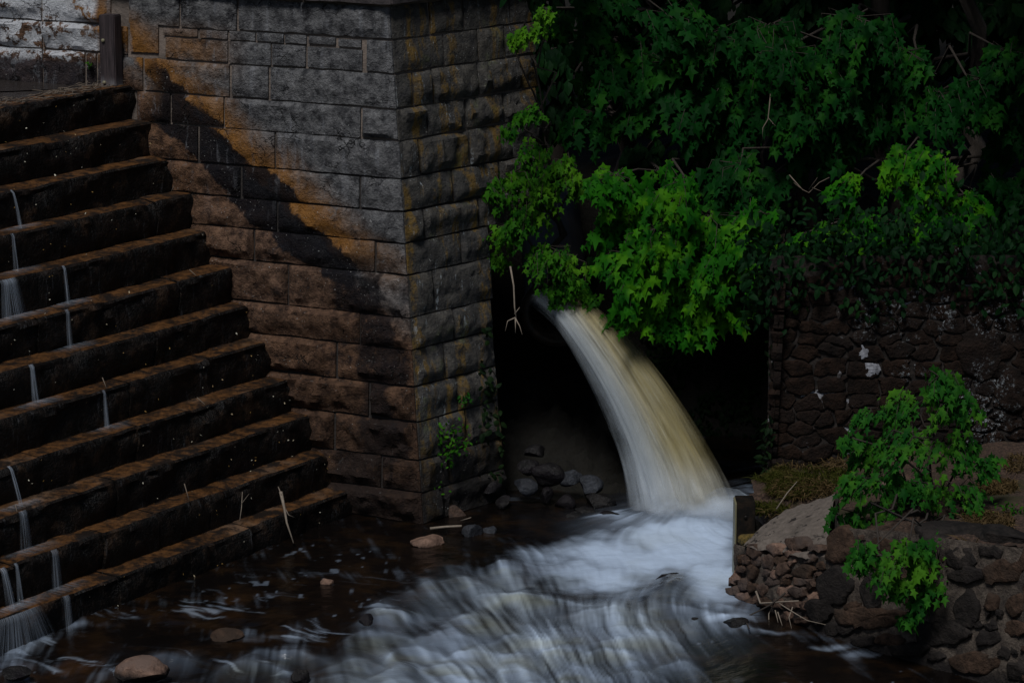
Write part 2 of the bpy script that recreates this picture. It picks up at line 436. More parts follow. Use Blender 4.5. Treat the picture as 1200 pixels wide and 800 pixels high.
    # leaves: diffuse, see-through, a little sheen; each leaf its own tone
    def leaf(key, c0, c1, c2, tr=0.35, gloss=0.5):
        b = NB(key + '_leaf')
        r = b.geo.outputs['Random Per Island']
        n = b.noise(2.2, 3, 0.6)
        col = b.mix(r, c0, c1)
        col = b.mix(b.ramp(n, 0.48, 0.68), col, c2)
        b.fin(col, gloss + 0.1, None, 0.06)
        tl = b.nt.nodes.new('ShaderNodeBsdfTranslucent'); b.set(tl.inputs['Color'], b.mix(0.35, col, (0.10, 0.18, 0.01)))
        mx = b.nt.nodes.new('ShaderNodeMixShader'); mx.inputs[0].default_value = tr
        b.nt.links.new(b.b.outputs[0], mx.inputs[1]); b.nt.links.new(tl.outputs[0], mx.inputs[2])
        b.nt.links.new(mx.outputs[0], b.out.inputs['Surface'])
        M[key] = b.m
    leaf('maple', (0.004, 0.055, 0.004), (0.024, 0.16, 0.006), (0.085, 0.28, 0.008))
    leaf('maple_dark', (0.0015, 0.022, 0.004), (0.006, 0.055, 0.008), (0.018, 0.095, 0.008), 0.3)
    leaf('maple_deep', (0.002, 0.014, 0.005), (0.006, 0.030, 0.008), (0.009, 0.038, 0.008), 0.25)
    leaf('shrub', (0.008, 0.06, 0.005), (0.040, 0.16, 0.008), (0.09, 0.25, 0.012))
    leaf('ivy', (0.002, 0.008, 0.003), (0.007, 0.018, 0.006), (0.009, 0.022, 0.006), 0.1, 0.5)
    leaf('sapling', (0.008, 0.065, 0.010), (0.032, 0.15, 0.014), (0.07, 0.21, 0.014))
    leaf('grass', (0.025, 0.035, 0.006), (0.085, 0.085, 0.018), (0.11, 0.085, 0.03), 0.3, 0.7)
    leaf('dry_grass', (0.05, 0.032, 0.014), (0.17, 0.115, 0.052), (0.12, 0.08, 0.04), 0.2, 0.8)
misc_mats()
JET_END = 3.3
def water_mats():
    # peaty stream with aerated foam where the attribute says so
    b = NB('peaty_stream')
    f = b.attr('foam'); tint = b.attr('tint')
    n = b.noise(2.2, 5, 0.6)
    deep = b.mix(b.ramp(n, 0.45, 0.7), (0.004, 0.003, 0.0027), (0.016, 0.009, 0.0045))
    deep = b.mix(b.attr('bed'), deep, (0.07, 0.032, 0.011))
    white = b.mix(tint, (0.53, 0.66, 0.86), (0.42, 0.46, 0.40))
    col = b.mix(f, deep, white)
    rp = b.noise(1.0, 4, 0.6, b.vec(9, 24, 9)); 
    h = b.add(rp, b.mul(b.noise(40, 3, 0.6), 0.2))
    b.fin(col, b.math('ADD', 0.10, b.mul(f, 0.75)), b.bump(h, 0.22, 0.03), 0.5)
    M['stream'] = b.m
    b = NB('still_pool')
    rp = b.noise(1.0, 4, 0.6, b.vec(3, 18, 9))
    b.fin(b.mix(b.noise(1.5, 4), (0.022, 0.019, 0.018), (0.05, 0.042, 0.038)), 0.16, b.bump(rp, 0.25, 0.02), 0.5)
    M['pool'] = b.m
    def veil(key, c_l, c_r, a0, a1, streak, thin=0.0):
        """Falling water: colour across the sheet, gaps running with the flow. u across, v along."""
        b = NB(key)
        u = b.attr('u'); v = b.attr('v')
        s1 = b.noise(1.0, 4, 0.6, b.comb(b.mul(u, streak), b.mul(v, 1.1), 0.0))
        s2 = b.noise(1.0, 3, 0.6, b.comb(b.mul(u, streak * 3.1), b.mul(v, 1.6), 3.0))
        s = b.add(b.mul(s1, 0.65), b.mul(s2, 0.35))
        col = b.mix(b.ramp(b.add(u, b.mul(b.add(s1, -0.5), 0.25)), 0.06, 0.66), c_l, c_r)
        col = b.mix(b.mul(b.ramp(s2, 0.45, 0.7), 0.25), col, c_l)
        foot = b.mul(b.ramp(b.add(v, b.mul(s1, 0.3)), JET_END - 0.9, JET_END - 0.2), 0.45)
        col = b.mix(foot, col, (0.66, 0.72, 0.80))
        al = b.mul(b.ramp(s, a0, a1), b.attr('edge'))
        b.fin(col, 0.55, None, 0.3)
        al = b.mul(al, b.ramp(b.add(v, b.mul(b.add(s, -0.5), 0.7)), JET_END - 0.02, JET_END - 0.42)) if key != 'trickle' else al
        b.set(b.b.inputs['Alpha'], al)
        M[key] = b.m
    veil('fall_core', (0.46, 0.49, 0.50), (0.36, 0.30, 0.13), -0.2, 0.2, 9.0)
    veil('fall_veil', (0.54, 0.60, 0.65), (0.42, 0.36, 0.18), 0.30, 0.95, 13.0)
    veil('trickle', (0.58, 0.67, 0.80), (0.58, 0.67, 0.80), 0.38, 0.72, 11.0)
water_mats()
def mist_mat():
    b = NB('spray_mist')
    n = b.noise(2.6, 5, 0.6)
    b.fin((0.62, 0.70, 0.80), 0.7, None, 0.1)
    b.set(b.b.inputs['Alpha'], b.mul(b.attr('edge'), b.ramp(n, 0.20, 0.75)))
    M['mist'] = b.m
mist_mat()
# ------------------------------------------------------------------ stone builders
def block(face, ta, tb, za, zb, amp, seed, mat, parent, name='stone', gap=0.011, top_t=None, back=0.16, flat_end=None):
    """A quarry-faced ashlar on a wall face: t runs from ta to tb (top_t gives the ends of the upper edge)."""
    if ta > tb:
        ta, tb = tb, ta; top_t = top_t and (top_t[1], top_t[0]); flat_end = None if flat_end is None else 1 - flat_end
    gap = gap * random.Random(seed).uniform(0.8, 2.0)
    ta0, tb0 = ta + gap, tb - gap
    ta1, tb1 = (ta0, tb0) if top_t is None else (top_t[0] + gap, top_t[1] - gap)
    z0, z1 = za + gap * 0.8, zb - gap * 0.8
    L, H = abs(tb0 - ta0), z1 - z0
    nu, nv = max(4, int(L / 0.042)), max(4, int(H / 0.042))
    u = np.linspace(0, 1, nu)[:, None]; v = np.linspace(0, 1, nv)[None, :]
    rg = np.random.default_rng(seed)
    du = np.minimum(u, 1 - u) * L; dv = np.minimum(v, 1 - v) * H
    if flat_end == 0: du = np.minimum(np.maximum(u * L - 0.05, 0), (1 - u) * L)
    if flat_end == 1: du = np.minimum(u * L, np.maximum((1 - u) * L - 0.05, 0))
    mask = sstep(0, 0.042, np.minimum(du, dv))
    h = np.full((nu, nv), 9.0)
    for k in range(7):
        a = rg.uniform(0.55, 1.25); gx, gz = rg.normal(0, 0.55), rg.normal(0.15, 0.8)
        h = np.minimum(h, a + gx * (u - rg.uniform(0.2, 0.8)) * min(L, 1.2) + gz * (v - rg.uniform(0.2, 0.8)))
    h = np.clip(h, 0.1, 1.4)
    U, V = u * L + seed * 3.1, v * H + seed * 1.7
    U, V = np.broadcast_arrays(U, V)
    h = h + (fbm(U * 7, V * 7, 0, seed) - 0.5) * 1.15 + (fbm(U * 18, V * 18, 3, seed) - 0.5) * 0.5
    # the pitched lower lip breaks back raggedly
    lip = fbm(U * 3.2, 0 * V + seed, 0, seed + 5) * 0.34
    h = h * (0.35 + 0.65 * sstep(lip - 0.06, lip + 0.05, v))
    wob = (fbm(U * 5, V * 5, 0, seed + 9) - 0.5) * 0.03 * (1 - mask)
    tt = (ta0 + (tb0 - ta0) * u) * (1 - v) + (ta1 + (tb1 - ta1) * u) * v
    zz = z0 + H * v + 0 * u
    P = face.P(tt, zz + wob, amp * h * mask + 0.004)
    V3 = P.reshape(-1, 3); Fc = grid_faces(nu, nv)
    ring = [i * nv for i in range(nu)] + [(nu - 1) * nv + j for j in range(1, nv)] + [i * nv + nv - 1 for i in range(nu - 2, -1, -1)] + [j for j in range(nv - 2, 0, -1)]
    n0 = len(V3); B = V3[ring] - face.n * back
    rr = np.array(ring); m = len(ring); k = np.arange(m)
    Fs = np.stack([rr, n0 + k, n0 + (k + 1) % m, rr[(k + 1) % m]], 1)
    Vall = np.vstack([V3, B])
    if np.dot(np.cross(face.d, [0, 0, 1.0]), face.n) * (1 if tb0 > ta0 else -1) < 0: Fc = Fc[:, ::-1]; Fs = Fs[:, ::-1]
    o = mesh_np(name, local(Vall, parent), np.vstack([Fc, Fs]), mat, parent, True)
    o.data.set_sharp_from_angle(angle=math.radians(38))
    return o
def rounded(poly, step=0.06, jit=0.012, cut=1, rg=None):
    p = np.asarray(poly, float)
    for _ in range(cut):
        q = np.roll(p, -1, 0); p = np.stack([p * 0.85 + q * 0.15, p * 0.15 + q * 0.85], 1).reshape(-1, 2)
    out = []
    for a, b in zip(p, np.roll(p, -1, 0)):
        n = max(1, int(np.linalg.norm(b - a) / step))
        for k in range(n): out.append(a + (b - a) * k / n)
    out = np.array(out)
    return out + rg.normal(0, jit, out.shape)
def poly_stone(face, poly, amp, seed, mat, parent, name='stone', jit=0.012, cut=1, base=0.0):
    """A rubble stone: an outline on the face, rounded and standing proud."""
    rg = np.random.default_rng(seed)
    p = rounded(poly, 0.06, jit, cut, rg); n = len(p); c = p.mean(0)
    sz = math.sqrt(np.abs(np.dot(p[:, 0], np.roll(p[:, 1], 1)) - np.dot(p[:, 1], np.roll(p[:, 0], 1))) / 2 + 1e-6)
    V = []; g = rg.normal(0, 0.35, 2); f = rg.normal(0, 0.35, 2)
    for sc, hh in ((1.0, -0.07), (1.0, 0.0), (0.95, 0.70), (0.80, 0.97), (0.42, 1.0)):
        q = c + (p - c) * sc
        h = hh
        if hh > 0:
            r = (q - c) / sz
            h = hh * np.minimum(1 + r @ g, 1.15 + r @ f) + (fbm(q[:, 0] * 9, q[:, 1] * 9, seed, seed) - 0.5) * 1.1
            h = amp * np.maximum(h, 0.15)
        V.append(face.P(q[:, 0], q[:, 1], base + h))
    V.append(face.P(np.array([c[0]]), np.array([c[1]]), base + amp * np.array([1.02])))
    Fc = []
    for k in range(4):
        for i in range(n):
            a, b = k * n + i, k * n + (i + 1) % n
            Fc.append((a, b, b + n, a + n))
    for i in range(n): Fc.append((4 * n + i, 4 * n + (i + 1) % n, 5 * n))
    area = np.dot(p[:, 0], np.roll(p[:, 1], -1)) - np.dot(p[:, 1], np.roll(p[:, 0], -1))
    s = np.dot(np.cross(face.d, [0, 0, 1.0]), face.n)
    if area * s < 0: Fc = [q[::-1] for q in Fc]
    o = mesh_np(name, local(np.vstack(V), parent), Fc, mat, parent, True)
    o.data.set_sharp_from_angle(angle=math.radians(50))
    return o
def voronoi(seeds, box, sx=1.0):
    """Cells of seed points in a box; sx < 1 makes them wider than tall."""
    S = np.array(seeds, float) * [sx, 1]; x0, x1, y0, y1 = box
    cells = []
    for i, s in enumerate(S):
        poly = [np.array(q, float) for q in ((x0 * sx, y0), (x1 * sx, y0), (x1 * sx, y1), (x0 * sx, y1))]
        d = np.linalg.norm(S - s, axis=1)
        for j in np.argsort(d)[1:22]:
            nrm = S[j] - s; mid = (S[j] + s) / 2; new = []
            for a, b in zip(poly, poly[1:] + poly[:1]):
                da, db = np.dot(a - mid, nrm), np.dot(b - mid, nrm)
                if da <= 0: new.append(a)
                if da * db < 0: new.append(a + (b - a) * da / (da - db))
            poly = new
            if len(poly) < 3: break
        if len(poly) >= 3: cells.append(np.array(poly) / [sx, 1])
    return cells
def shrink(poly, g):
    c = poly.mean(0); r = np.linalg.norm(poly - c, axis=1, keepdims=True)
    return c + (poly - c) * np.maximum(1 - g / np.maximum(r, 1e-3), 0.35)
def rock_np(size, seed, sub=3, cuts=7, lo=0.45, hi=0.82):
    bm = bmesh.new(); bmesh.ops.create_icosphere(bm, subdivisions=sub, radius=1.0)
    V = np.array([v.co for v in bm.verts]); Fc = [tuple(v.index for v in f.verts) for f in bm.faces]; bm.free()
    rg = np.random.default_rng(seed)
    for _ in range(cuts):
        n = rg.normal(0, 1, 3); n /= np.linalg.norm(n); d = rg.uniform(lo, hi)
        e = V @ n - d; V = V - np.maximum(e, 0)[:, None] * n * 0.92
    nn = V / (np.linalg.norm(V, axis=1, keepdims=True) + 1e-9)
    V = V + nn * ((fbm(V[:, 0] * 2.5, V[:, 1] * 2.5, V[:, 2] * 2.5, seed) - 0.5) * 0.28)[:, None]
    return V * np.array(size), Fc
def rock(name, label, at, size, seed, mat, rz=0.0, cat='rock', group=None, sub=3, cuts=7, tilt=0.0):
    V, Fc = rock_np(size, seed, sub, cuts)
    o = mesh_np(name, V, Fc, M[mat], None, True)
    o.data.set_sharp_from_angle(angle=math.radians(32))
    o.location = at; o.rotation_euler = (tilt, 0, rz)
    return tag(o, label, cat, group)

# ------------------------------------------------------------------ the ground everything stands in
def ground():
    # sheet to the horizon, below every other ground
    s = 600; V = [(-s, -s, -1.6), (s, -s, -1.6), (s, s, -1.6), (-s, s, -1.6)]
    o = mesh_np('ground', V, [(0, 1, 2, 3)], M['earth'], None, False); tag(o, kind='structure')
    # wooded hillside behind the walls, with the hollow the water falls into
    xs = np.concatenate([np.arange(-30, -2, 1.0), np.arange(-2, 8, 0.16), np.arange(8, 50, 1.0)])
    ys = np.concatenate([np.arange(32.15, 40, 0.16), np.arange(40, 95, 1.5)])
    X, Y = np.meshgrid(xs, ys, indexing='ij')
    n = fbm(X * 0.7, Y * 0.7, 0, 3); n2 = fbm(X * 3.0, Y * 3.0, 0, 4)
    xe = 3.6 + 0.12 * (Y - 31.8)
    side = sstep(xe - 0.05, xe + 0.15, X)
    back = sstep(35.4, 38.2, Y + (n - 0.5) * 1.2)
    left = sstep(0.9, -1.8, X) * sstep(34.6, 36.2, Y)
    lift = np.maximum(np.maximum(side, back), left)
    Z = -1.0 + lift * (3.35 + (n - 0.5) * 0.5 + np.maximum(Y - 36, 0) * 0.28) + (n2 - 0.5) * 0.35 * lift
    Z = np.where((X < -1.0), np.minimum(Z, 5.2 + np.maximum(Y - 45, 0) * 0.2), Z)
    Z = np.where((X < 0.5) & (Y < 35.2), -1.0, Z)
    Z = np.where((X < -1.2) & (Y < 35.2 - (X + 1.2) * 0.45 + 1.0), -1.2, Z)
    o = mesh_np('hillside', np.stack([X, Y, Z], -1).reshape(-1, 3), grid_faces(len(xs), len(ys)), M['earth'], None, True)
    tag(o, kind='structure')
ground()

# ------------------------------------------------------------------ dressed stone abutment
def abutment():
    root = thing('stone_abutment', 'tall corner of weathered dressed stone wall standing between the steps and the water jet', 'stone wall', tuple(C0))
    # mortar core behind the joints
    def core(name, z0, z1, tl, tr):
        V = []
        for z in (z0, z1):
            q = corner_ts(z)
            V += [FL.P(tl, z, -0.022), None, FR.P(tr, z, -0.022), FR.P(tr, z) - FR.nh * 3.0, FL.P(tl, z) - FL.nh * 1.4]
            # inner corner: shift both faces by -0.022
            c = FL.P(q[0], z); A = np.array([FL.nh[:2], FR.nh[:2]]); e = np.linalg.solve(A, [-0.022, -0.022])
            V[-4] = c + np.array([e[0], e[1], 0])
        Fc = [(i, (i + 1) % 5, 5 + (i + 1) % 5, 5 + i) for i in range(5)] + [(4, 3, 2, 1, 0), (5, 6, 7, 8, 9)]
        mesh_np(name, local(np.array(V), root), Fc, M['mortar'], root, False)
    core('mortar_core', -0.9, 3.6, 15.0, 1.46)
    core('mortar_core', 3.6, 6.05, 15.0, 2.55)
    zc = lambda k: (ZC[k], ZC[k + 1])            # top, bottom
    J = [[150, 211, 278], None, [140, 168, 270, 316], [160, 200, 263, 423], [165, 233, 323], [185, 283, 422], [200, 325],
         [220, 298, 440], [235, 338], [255, 422], [270, 395], [290, 433], [310, 392], [335, 447], [360]]
    seed = 100
    def put(k, z0, z1, xs, corner=True, amp=None, off=0):
        nonlocal seed
        y = (YC[k] + YC[k + 1]) / 2 + off
        ts = [FL.hit(x, y - 0.095 * (475 - x))[0] for x in xs]
        for a, b in zip(ts, ts[1:] + [None]):
            if b is None:
                if not corner: continue
                c0, c1 = corner_ts(z0)[0] - 0.011, corner_ts(z1)[0] - 0.011
                seed += 1
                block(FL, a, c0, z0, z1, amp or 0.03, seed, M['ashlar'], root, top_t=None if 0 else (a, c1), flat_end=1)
            else:
                seed += 1
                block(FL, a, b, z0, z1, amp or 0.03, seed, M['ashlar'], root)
    def blockL(a, b, z0, z1, amp):
        nonlocal seed
        seed += 1
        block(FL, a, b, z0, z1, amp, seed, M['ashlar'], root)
    for k in range(15):
        z1, z0 = zc(k)
        amp = 0.065 if k < 7 else (0.095 if k < 11 else 0.13)
        if k == 1:
            zm = z1 - 0.115
            put(k, z0, z1, [428], True, 0.03)
            put(k, zm, z1, [190, 233, 268, 300, 333, 360, 395, 425], False, 0.015, -14)
            put(k, z0, zm, [193, 268, 318, 359, 426], False, 0.035, 6)
            put(k, z0 + 0.05, z1 + 0.12, [151, 187], False, 0.035)
        else:
            put(k, z0, z1, J[k], True, amp)
    tP = FL.hit(150, 50)[0]
    blockL(FL.hit(167, 100)[0], FL.hit(151, 100)[0], 4.95, 5.2, 0.02)
    # left of the post, the back wall of the pool
    rows = [(5.56, 6.0, [-420, -330, -250, -160, -75, 49, 131]), (5.22, 5.56, [-400, -300, -190, -120, -45, 50, 128, 150]), (4.62, 5.22, [-420, -310, -200, -95, 50, 100, 114, 150])]
    for z0, z1, xs in rows:
        ts = [FL.hit(x, 50)[0] for x in xs]
        for a, b in zip(ts, ts[1:]): blockL(a, b, z0, z1, 0.11)
    # shaded channel face
    JR = [[503, 543, 597], [520, 560, 591, 625], [484, 507, 560, 610], [500, 545, 590], [491, 550, 600], [530, 585], [496, 560], [540], [508], [530], [520], [535], [515, 545], [525], [520]]
    for k in range(15):
        z1, z0 = zc(k)
        end = 2.55 if k < 7 else 1.46
        y = (YC[k] + YC[k + 1]) / 2
        sl = 0.11 + (0.30 - 0.11) * min(1, k / 9)
        ts = [None] + [FR.hit(x, y - sl * (x - 470))[0] for x in JR[k]]
        ts = [t for t in ts if t is None or t < end - 0.15] + [end + RNG.uniform(-0.05, 0.05)]
        amp = 0.045 if k < 2 else 0.085
        for a, b in zip(ts, ts[1:]):
            seed += 1
            if a is None:
                c0, c1 = corner_ts(z0)[1] + 0.002, corner_ts(z1)[1] + 0.002
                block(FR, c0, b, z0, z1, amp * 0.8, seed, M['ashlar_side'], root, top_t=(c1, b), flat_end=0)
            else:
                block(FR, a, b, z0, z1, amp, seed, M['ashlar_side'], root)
    # projecting coping
    z0, z1 = 5.985, 6.32
    q = corner_ts(z0)
    c = FL.P(q[0], z0); A = np.array([FL.nh[:2], FR.nh[:2]])
    def off(e): 
        s = np.linalg.solve(A, [e, e]); return c + np.array([s[0], s[1], 0])
    cL, cR = [q[0], 1.75, 3.1, 4.5, 6.0, 7.6, 9.5], [q[1], 1.3, 2.6]
    for fc, ts in ((FL, cL), (FR, cR)):
        for i, (a, b) in enumerate(zip(ts, ts[1:])):
            F2 = Face(off(0.10) - fc.d * 0 - np.array([0, 0, z0]), fc.d, fc.nh, 0.0)
            seed += 1
            block(F2, a - ts[0] + (0.004 if fc is FR and i == 0 else 0), b - ts[0], z0, z1, 0.03, seed, M['coping'], root, 'coping_stone', back=0.5, gap=0.006)
    return root
abutment()

# ------------------------------------------------------------------ stepped spillway
STEP_PX = [(150, 97), (180, 142), (205, 187), (225, 229), (250, 270), (275, 312), (300, 355), (320, 402), (345, 442), (365, 487), (390, 528), (410, 572)]
ST = []
for q in STEP_PX: ST.append(FL.hit(*q))
kk = np.arange(12)
pz = np.polyfit(kk, [s[1] for s in ST], 1); pt = np.polyfit(kk, [s[0] for s in ST], 1)
STZ = np.polyval(pz, kk) ; STT = np.polyval(pt, kk)
aS = math.radians(55.4)
S_DIR = np.array([-math.cos(aS), -math.sin(aS), 0.0])     # along a step, away from the wall
N_DIR = np.array([math.sin(aS), -math.cos(aS), 0.0])      # the way the water runs down
RUN = abs(pt[0]) * abs(np.dot(FL.d, N_DIR)); RISE = abs(pz[0])
NOSE0 = [FL.P(STT[k], STZ[k]) for k in range(12)]
def nose_at(k, px):
    """Point on the nose of step k seen in pixel column px."""
    lo, hi = -1.0, 16.0
    for _ in range(60):
        m = (lo + hi) / 2; p = NOSE0[k] + S_DIR * m
        if to_px(*p)[0] > px: lo = m
        else: hi = m
    return NOSE0[k] + S_DIR * lo
def spillway():
    root = thing('stepped_spillway', 'dark wet flight of stone steps running down beside the tall wall', 'stone steps', tuple(NOSE0[11] * [1, 1, 0]))
    rg = np.random.default_rng(5)
    prof0 = [(-0.02, -RISE - 0.03), (0.0, -RISE * 0.75), (0.015, -RISE * 0.5), (0.012, -RISE * 0.25), (0.012, -0.07), (0.0, -0.025), (-0.03, -0.004), (-0.09, 0.0), (-0.18, 0.002), (-RUN - 0.10, 0.004)]
    for k in range(12):
        s = -0.22; end = 8.5
        while s < end:
            L = rg.uniform(0.85, 1.7); e = s + L
            prof = list(prof0)
            if k == 0: prof[-1] = (-0.34, 0.003)
            if k == 11: prof[0] = (-0.02, -RISE - 0.6)
            n = int(L / 0.065) + 2
            gp = rg.uniform(0.002, 0.006); sv = np.linspace(s + gp, e - gp, n)
            dx, dz = rg.normal(0, 0.013), rg.normal(0, 0.007)
            V = np.zeros((n, len(prof), 3))
            chip = sstep(0.60, 0.78, fbm(sv * 2.3 + k * 7, 0 * sv, 0, 40 + k))
            for j, (a, z) in enumerate(prof):
                nn = (fbm(sv * 5, np.full(n, j * 0.7 + k * 3), k, 11) - 0.5)
                pl = sstep(0.54, 0.66, fbm(sv * 1.7 + j * 0.35, np.full(n, k * 5.0), 0, 60)) if 1 <= j <= 4 else 0
                aa = a + nn * (0.09 if j < 6 else 0.03) + dx - chip * (0.05 if 3 <= j <= 6 else 0) - 0.035 * pl
                zz = z + dz + (nn * 0.022 if j > 4 else 0) - chip * (0.035 if 4 <= j <= 7 else 0)
                V[:, j] = NOSE0[k] + S_DIR * sv[:, None] + N_DIR * (np.asarray(aa) * np.ones(n))[:, None] + np.array([0, 0, 1.0]) * (np.asarray(zz) * np.ones(n))[:, None]
            Fc = grid_faces(n, len(prof)); m = len(prof)
            mi = ((np.arange(len(Fc)) % (m - 1)) >= 6).astype(int)
            Vf = V.reshape(-1, 3)
            # ends
            c0 = len(Vf); b0 = NOSE0[k] + N_DIR * (prof[-1][0]) - np.array([0, 0, RISE]); 
            Vf = np.vstack([Vf, b0 + S_DIR * sv[0], b0 + S_DIR * sv[-1]])
            T = [tuple(q) for q in Fc]
            T += [(i + 1, i, c0) for i in range(m - 1)] + [((n - 1) * m + i, (n - 1) * m + i + 1, c0 + 1) for i in range(m - 1)]
            mi = list(mi) + [0] * (2 * (m - 1))
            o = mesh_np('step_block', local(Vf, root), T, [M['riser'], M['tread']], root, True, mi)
            o.data.set_sharp_from_angle(angle=math.radians(45))
            s = e
    # bed the steps rest on, well inside them
    a0, a1 = NOSE0[0] - N_DIR * 0.3, NOSE0[11] - N_DIR * (RUN * 0.5)
    V = []
    for s in (-0.3, 8.45):
        for p, z in ((a0, STZ[0] - RISE * 0.55), (a1, STZ[11] - RISE * 0.75), (a1, -1.3), (a0, -1.3)):
            q = p + S_DIR * s; V.append((q[0], q[1], z))
    mesh_np('rubble_core', local(np.array(V), root), [(0, 1, 2, 3), (7, 6, 5, 4), (0, 4, 5, 1), (1, 5, 6, 2), (2, 6, 7, 3), (3, 7, 4, 0)], M['riser'], root, False)
spillway()
POOL_Z = STZ[0] - 0.05
def pool():
    a = NOSE0[0] - N_DIR * 0.15
    b = a + S_DIR * 8.4
    V = [a - S_DIR * 0.2, b, b + np.array([-9, 3.0, 0]), FL.P(14.5, POOL_Z), FL.P(STT[0] + 0.1, POOL_Z, -0.1)]
    V = np.array(V); V[:, 2] = POOL_Z
    n = 14
    o = mesh_np('upper_pool_water', V, [(0, 1, 2, 3, 4)], M['pool'], None, False); tag(o, kind='structure')
pool()
def post():
    b = FL.P(FL.hit(139, 60)[0], 4.78, 0.14)
    root = thing('timber_post', 'dark weathered square post standing against wall at the top of the steps', 'post', tuple(b))
    def box(name, x, y, z0, z1, m, bev=0.012, jit=0.0):
        bm = bmesh.new(); bmesh.ops.create_cube(bm, size=1)
        for v in bm.verts: v.co = Vector((v.co.x * 2 * x, v.co.y * 2 * y, z0 if v.co.z < 0 else z1))
        bmesh.ops.bevel(bm, geom=bm.edges[:], offset=bev, segments=2, affect='EDGES')
        me = bpy.data.meshes.new(name); bm.to_mesh(me); bm.free(); me.materials.append(m)
        return link(bpy.data.objects.new(name, me), root)
    o = box('shaft', 0.105, 0.09, -0.15, 0.92, M['timber'])
    root.rotation_euler = (0, 0, aL * -1 + 0.05)
    for z in (0.62, 0.12):
        V, Fc = tube_np([(-0.045, -0.085, z), (-0.045, -0.11, z), (-0.045, -0.118, z)], [0.022, 0.022, 0.012], 8)
        mesh_np('bolt_head', V, Fc, M['iron_edge'], root, False)
post()
# ------------------------------------------------------------------ stream with its foam
SPL = onz(800, 606, 0.0)                  # where the jet lands
def band_y(px, pts):
    return np.interp(px, [p[0] for p in pts], [p[1] for p in pts])
BANDS = [  # lips of submerged ledges, seen in the photograph: curve, left and right fade, strength, fall height
    ([(440, 722), (500, 700), (560, 694), (640, 712), (700, 726), (760, 724), (820, 712), (880, 722)], 470, 850, 0.55, 0.07),
    ([(380, 762), (440, 752), (500, 744), (570, 742), (640, 750), (700, 754), (760, 746), (830, 735)], 430, 800, 0.60, 0.07),
    ([(380, 778), (450, 768), (520, 764), (580, 768), (640, 774), (700, 772), (760, 760), (800, 758)], 400, 770, 0.50, 0.05),
    ([(420, 800), (500, 792), (560, 786), (620, 790), (680, 782), (740, 774), (800, 772)], 440, 760, 0.50, 0.05),
    ([(420, 820), (520, 812), (620, 808), (720, 800), (800, 800)], 400, 760, 0.45, 0.04),
]
BLOBS = [  # x, y, half width, half height, strength of the foam sheet
    (800, 628, 62, 22, 1.25), (770, 648, 95, 26, 1.0), (690, 668, 78, 20, 0.75), (835, 670, 36, 40, 1.0), (640, 650, 55, 14, 0.45),
    (600, 672, 46, 20, 0.42), (575, 700, 70, 24, 0.35), (740, 700, 110, 24, 0.50), (640, 735, 150, 34, 0.16), (520, 722, 80, 26, 0.18), (600, 775, 190, 40, 0.16),
    (850, 722, 40, 14, 0.6), (905, 744, 45, 8, 0.5), (965, 756, 36, 6, 0.35), (1010, 768, 36, 5, 0.3), (890, 580, 30, 10, 0.9),
    (40, 755, 55, 14, 0.22), (100, 735, 30, 8, 0.25), (10, 775, 60, 12, 0.2), (330, 760, 90, 10, 0.2), (250, 745, 70, 7, 0.2), (300, 742, 60, 5, 0.2), (720, 612, 40, 10, 0.5),
]
HUMPS = [  # standing waves over sunken stones: crest centre, half width, strength, length of the fall behind it
    (528, 684, 50, 0.42, 26), (628, 700, 62, 0.62, 30), (712, 718, 48, 0.72, 28), (800, 716, 50, 0.55, 22), (446, 716, 26, 0.42, 20), (560, 722, 40, 0.40, 22), (655, 741, 40, 0.60, 20), (612, 743, 44, 0.62, 22),
    (745, 746, 46, 0.58, 22), (447, 748, 48, 0.40, 18), (520, 745, 36, 0.45, 20), (488, 766, 40, 0.62, 18), (556, 764, 32, 0.55, 20), (668, 766, 36, 0.55, 20), (725, 770, 36, 0.60, 22), (606, 768, 30, 0.45, 18),
    (604, 788, 34, 0.62, 22), (798, 782, 28, 0.40, 16), (540, 788, 36, 0.50, 22), (470, 790, 40, 0.48, 22), (680, 792, 40, 0.55, 24), (752, 795, 36, 0.5, 22), (410, 775, 36, 0.35, 16), (400, 796, 36, 0.35, 18), (842, 724, 34, 0.55, 12), (340, 765, 40, 0.24, 10), (300, 785, 50, 0.22, 10), (185, 770, 60, 0.16, 10), (560, 800, 50, 0.5, 22), (650, 805, 50, 0.5, 22), (470, 805, 50, 0.45, 22), (596, 662, 22, 0.40, 22)]
def water_h(px, py):
    z = 0.0
    for pts, l, r, st, fall in BANDS:
        yc = band_y(px, pts); side = sstep(930, 800, px)
        wgt = sstep(l - 70, l + 40, px) * sstep(r + 60, r - 60, px)
        z = z - fall * 0.8 * side * sstep(-3, 20, py - yc) 
    return z
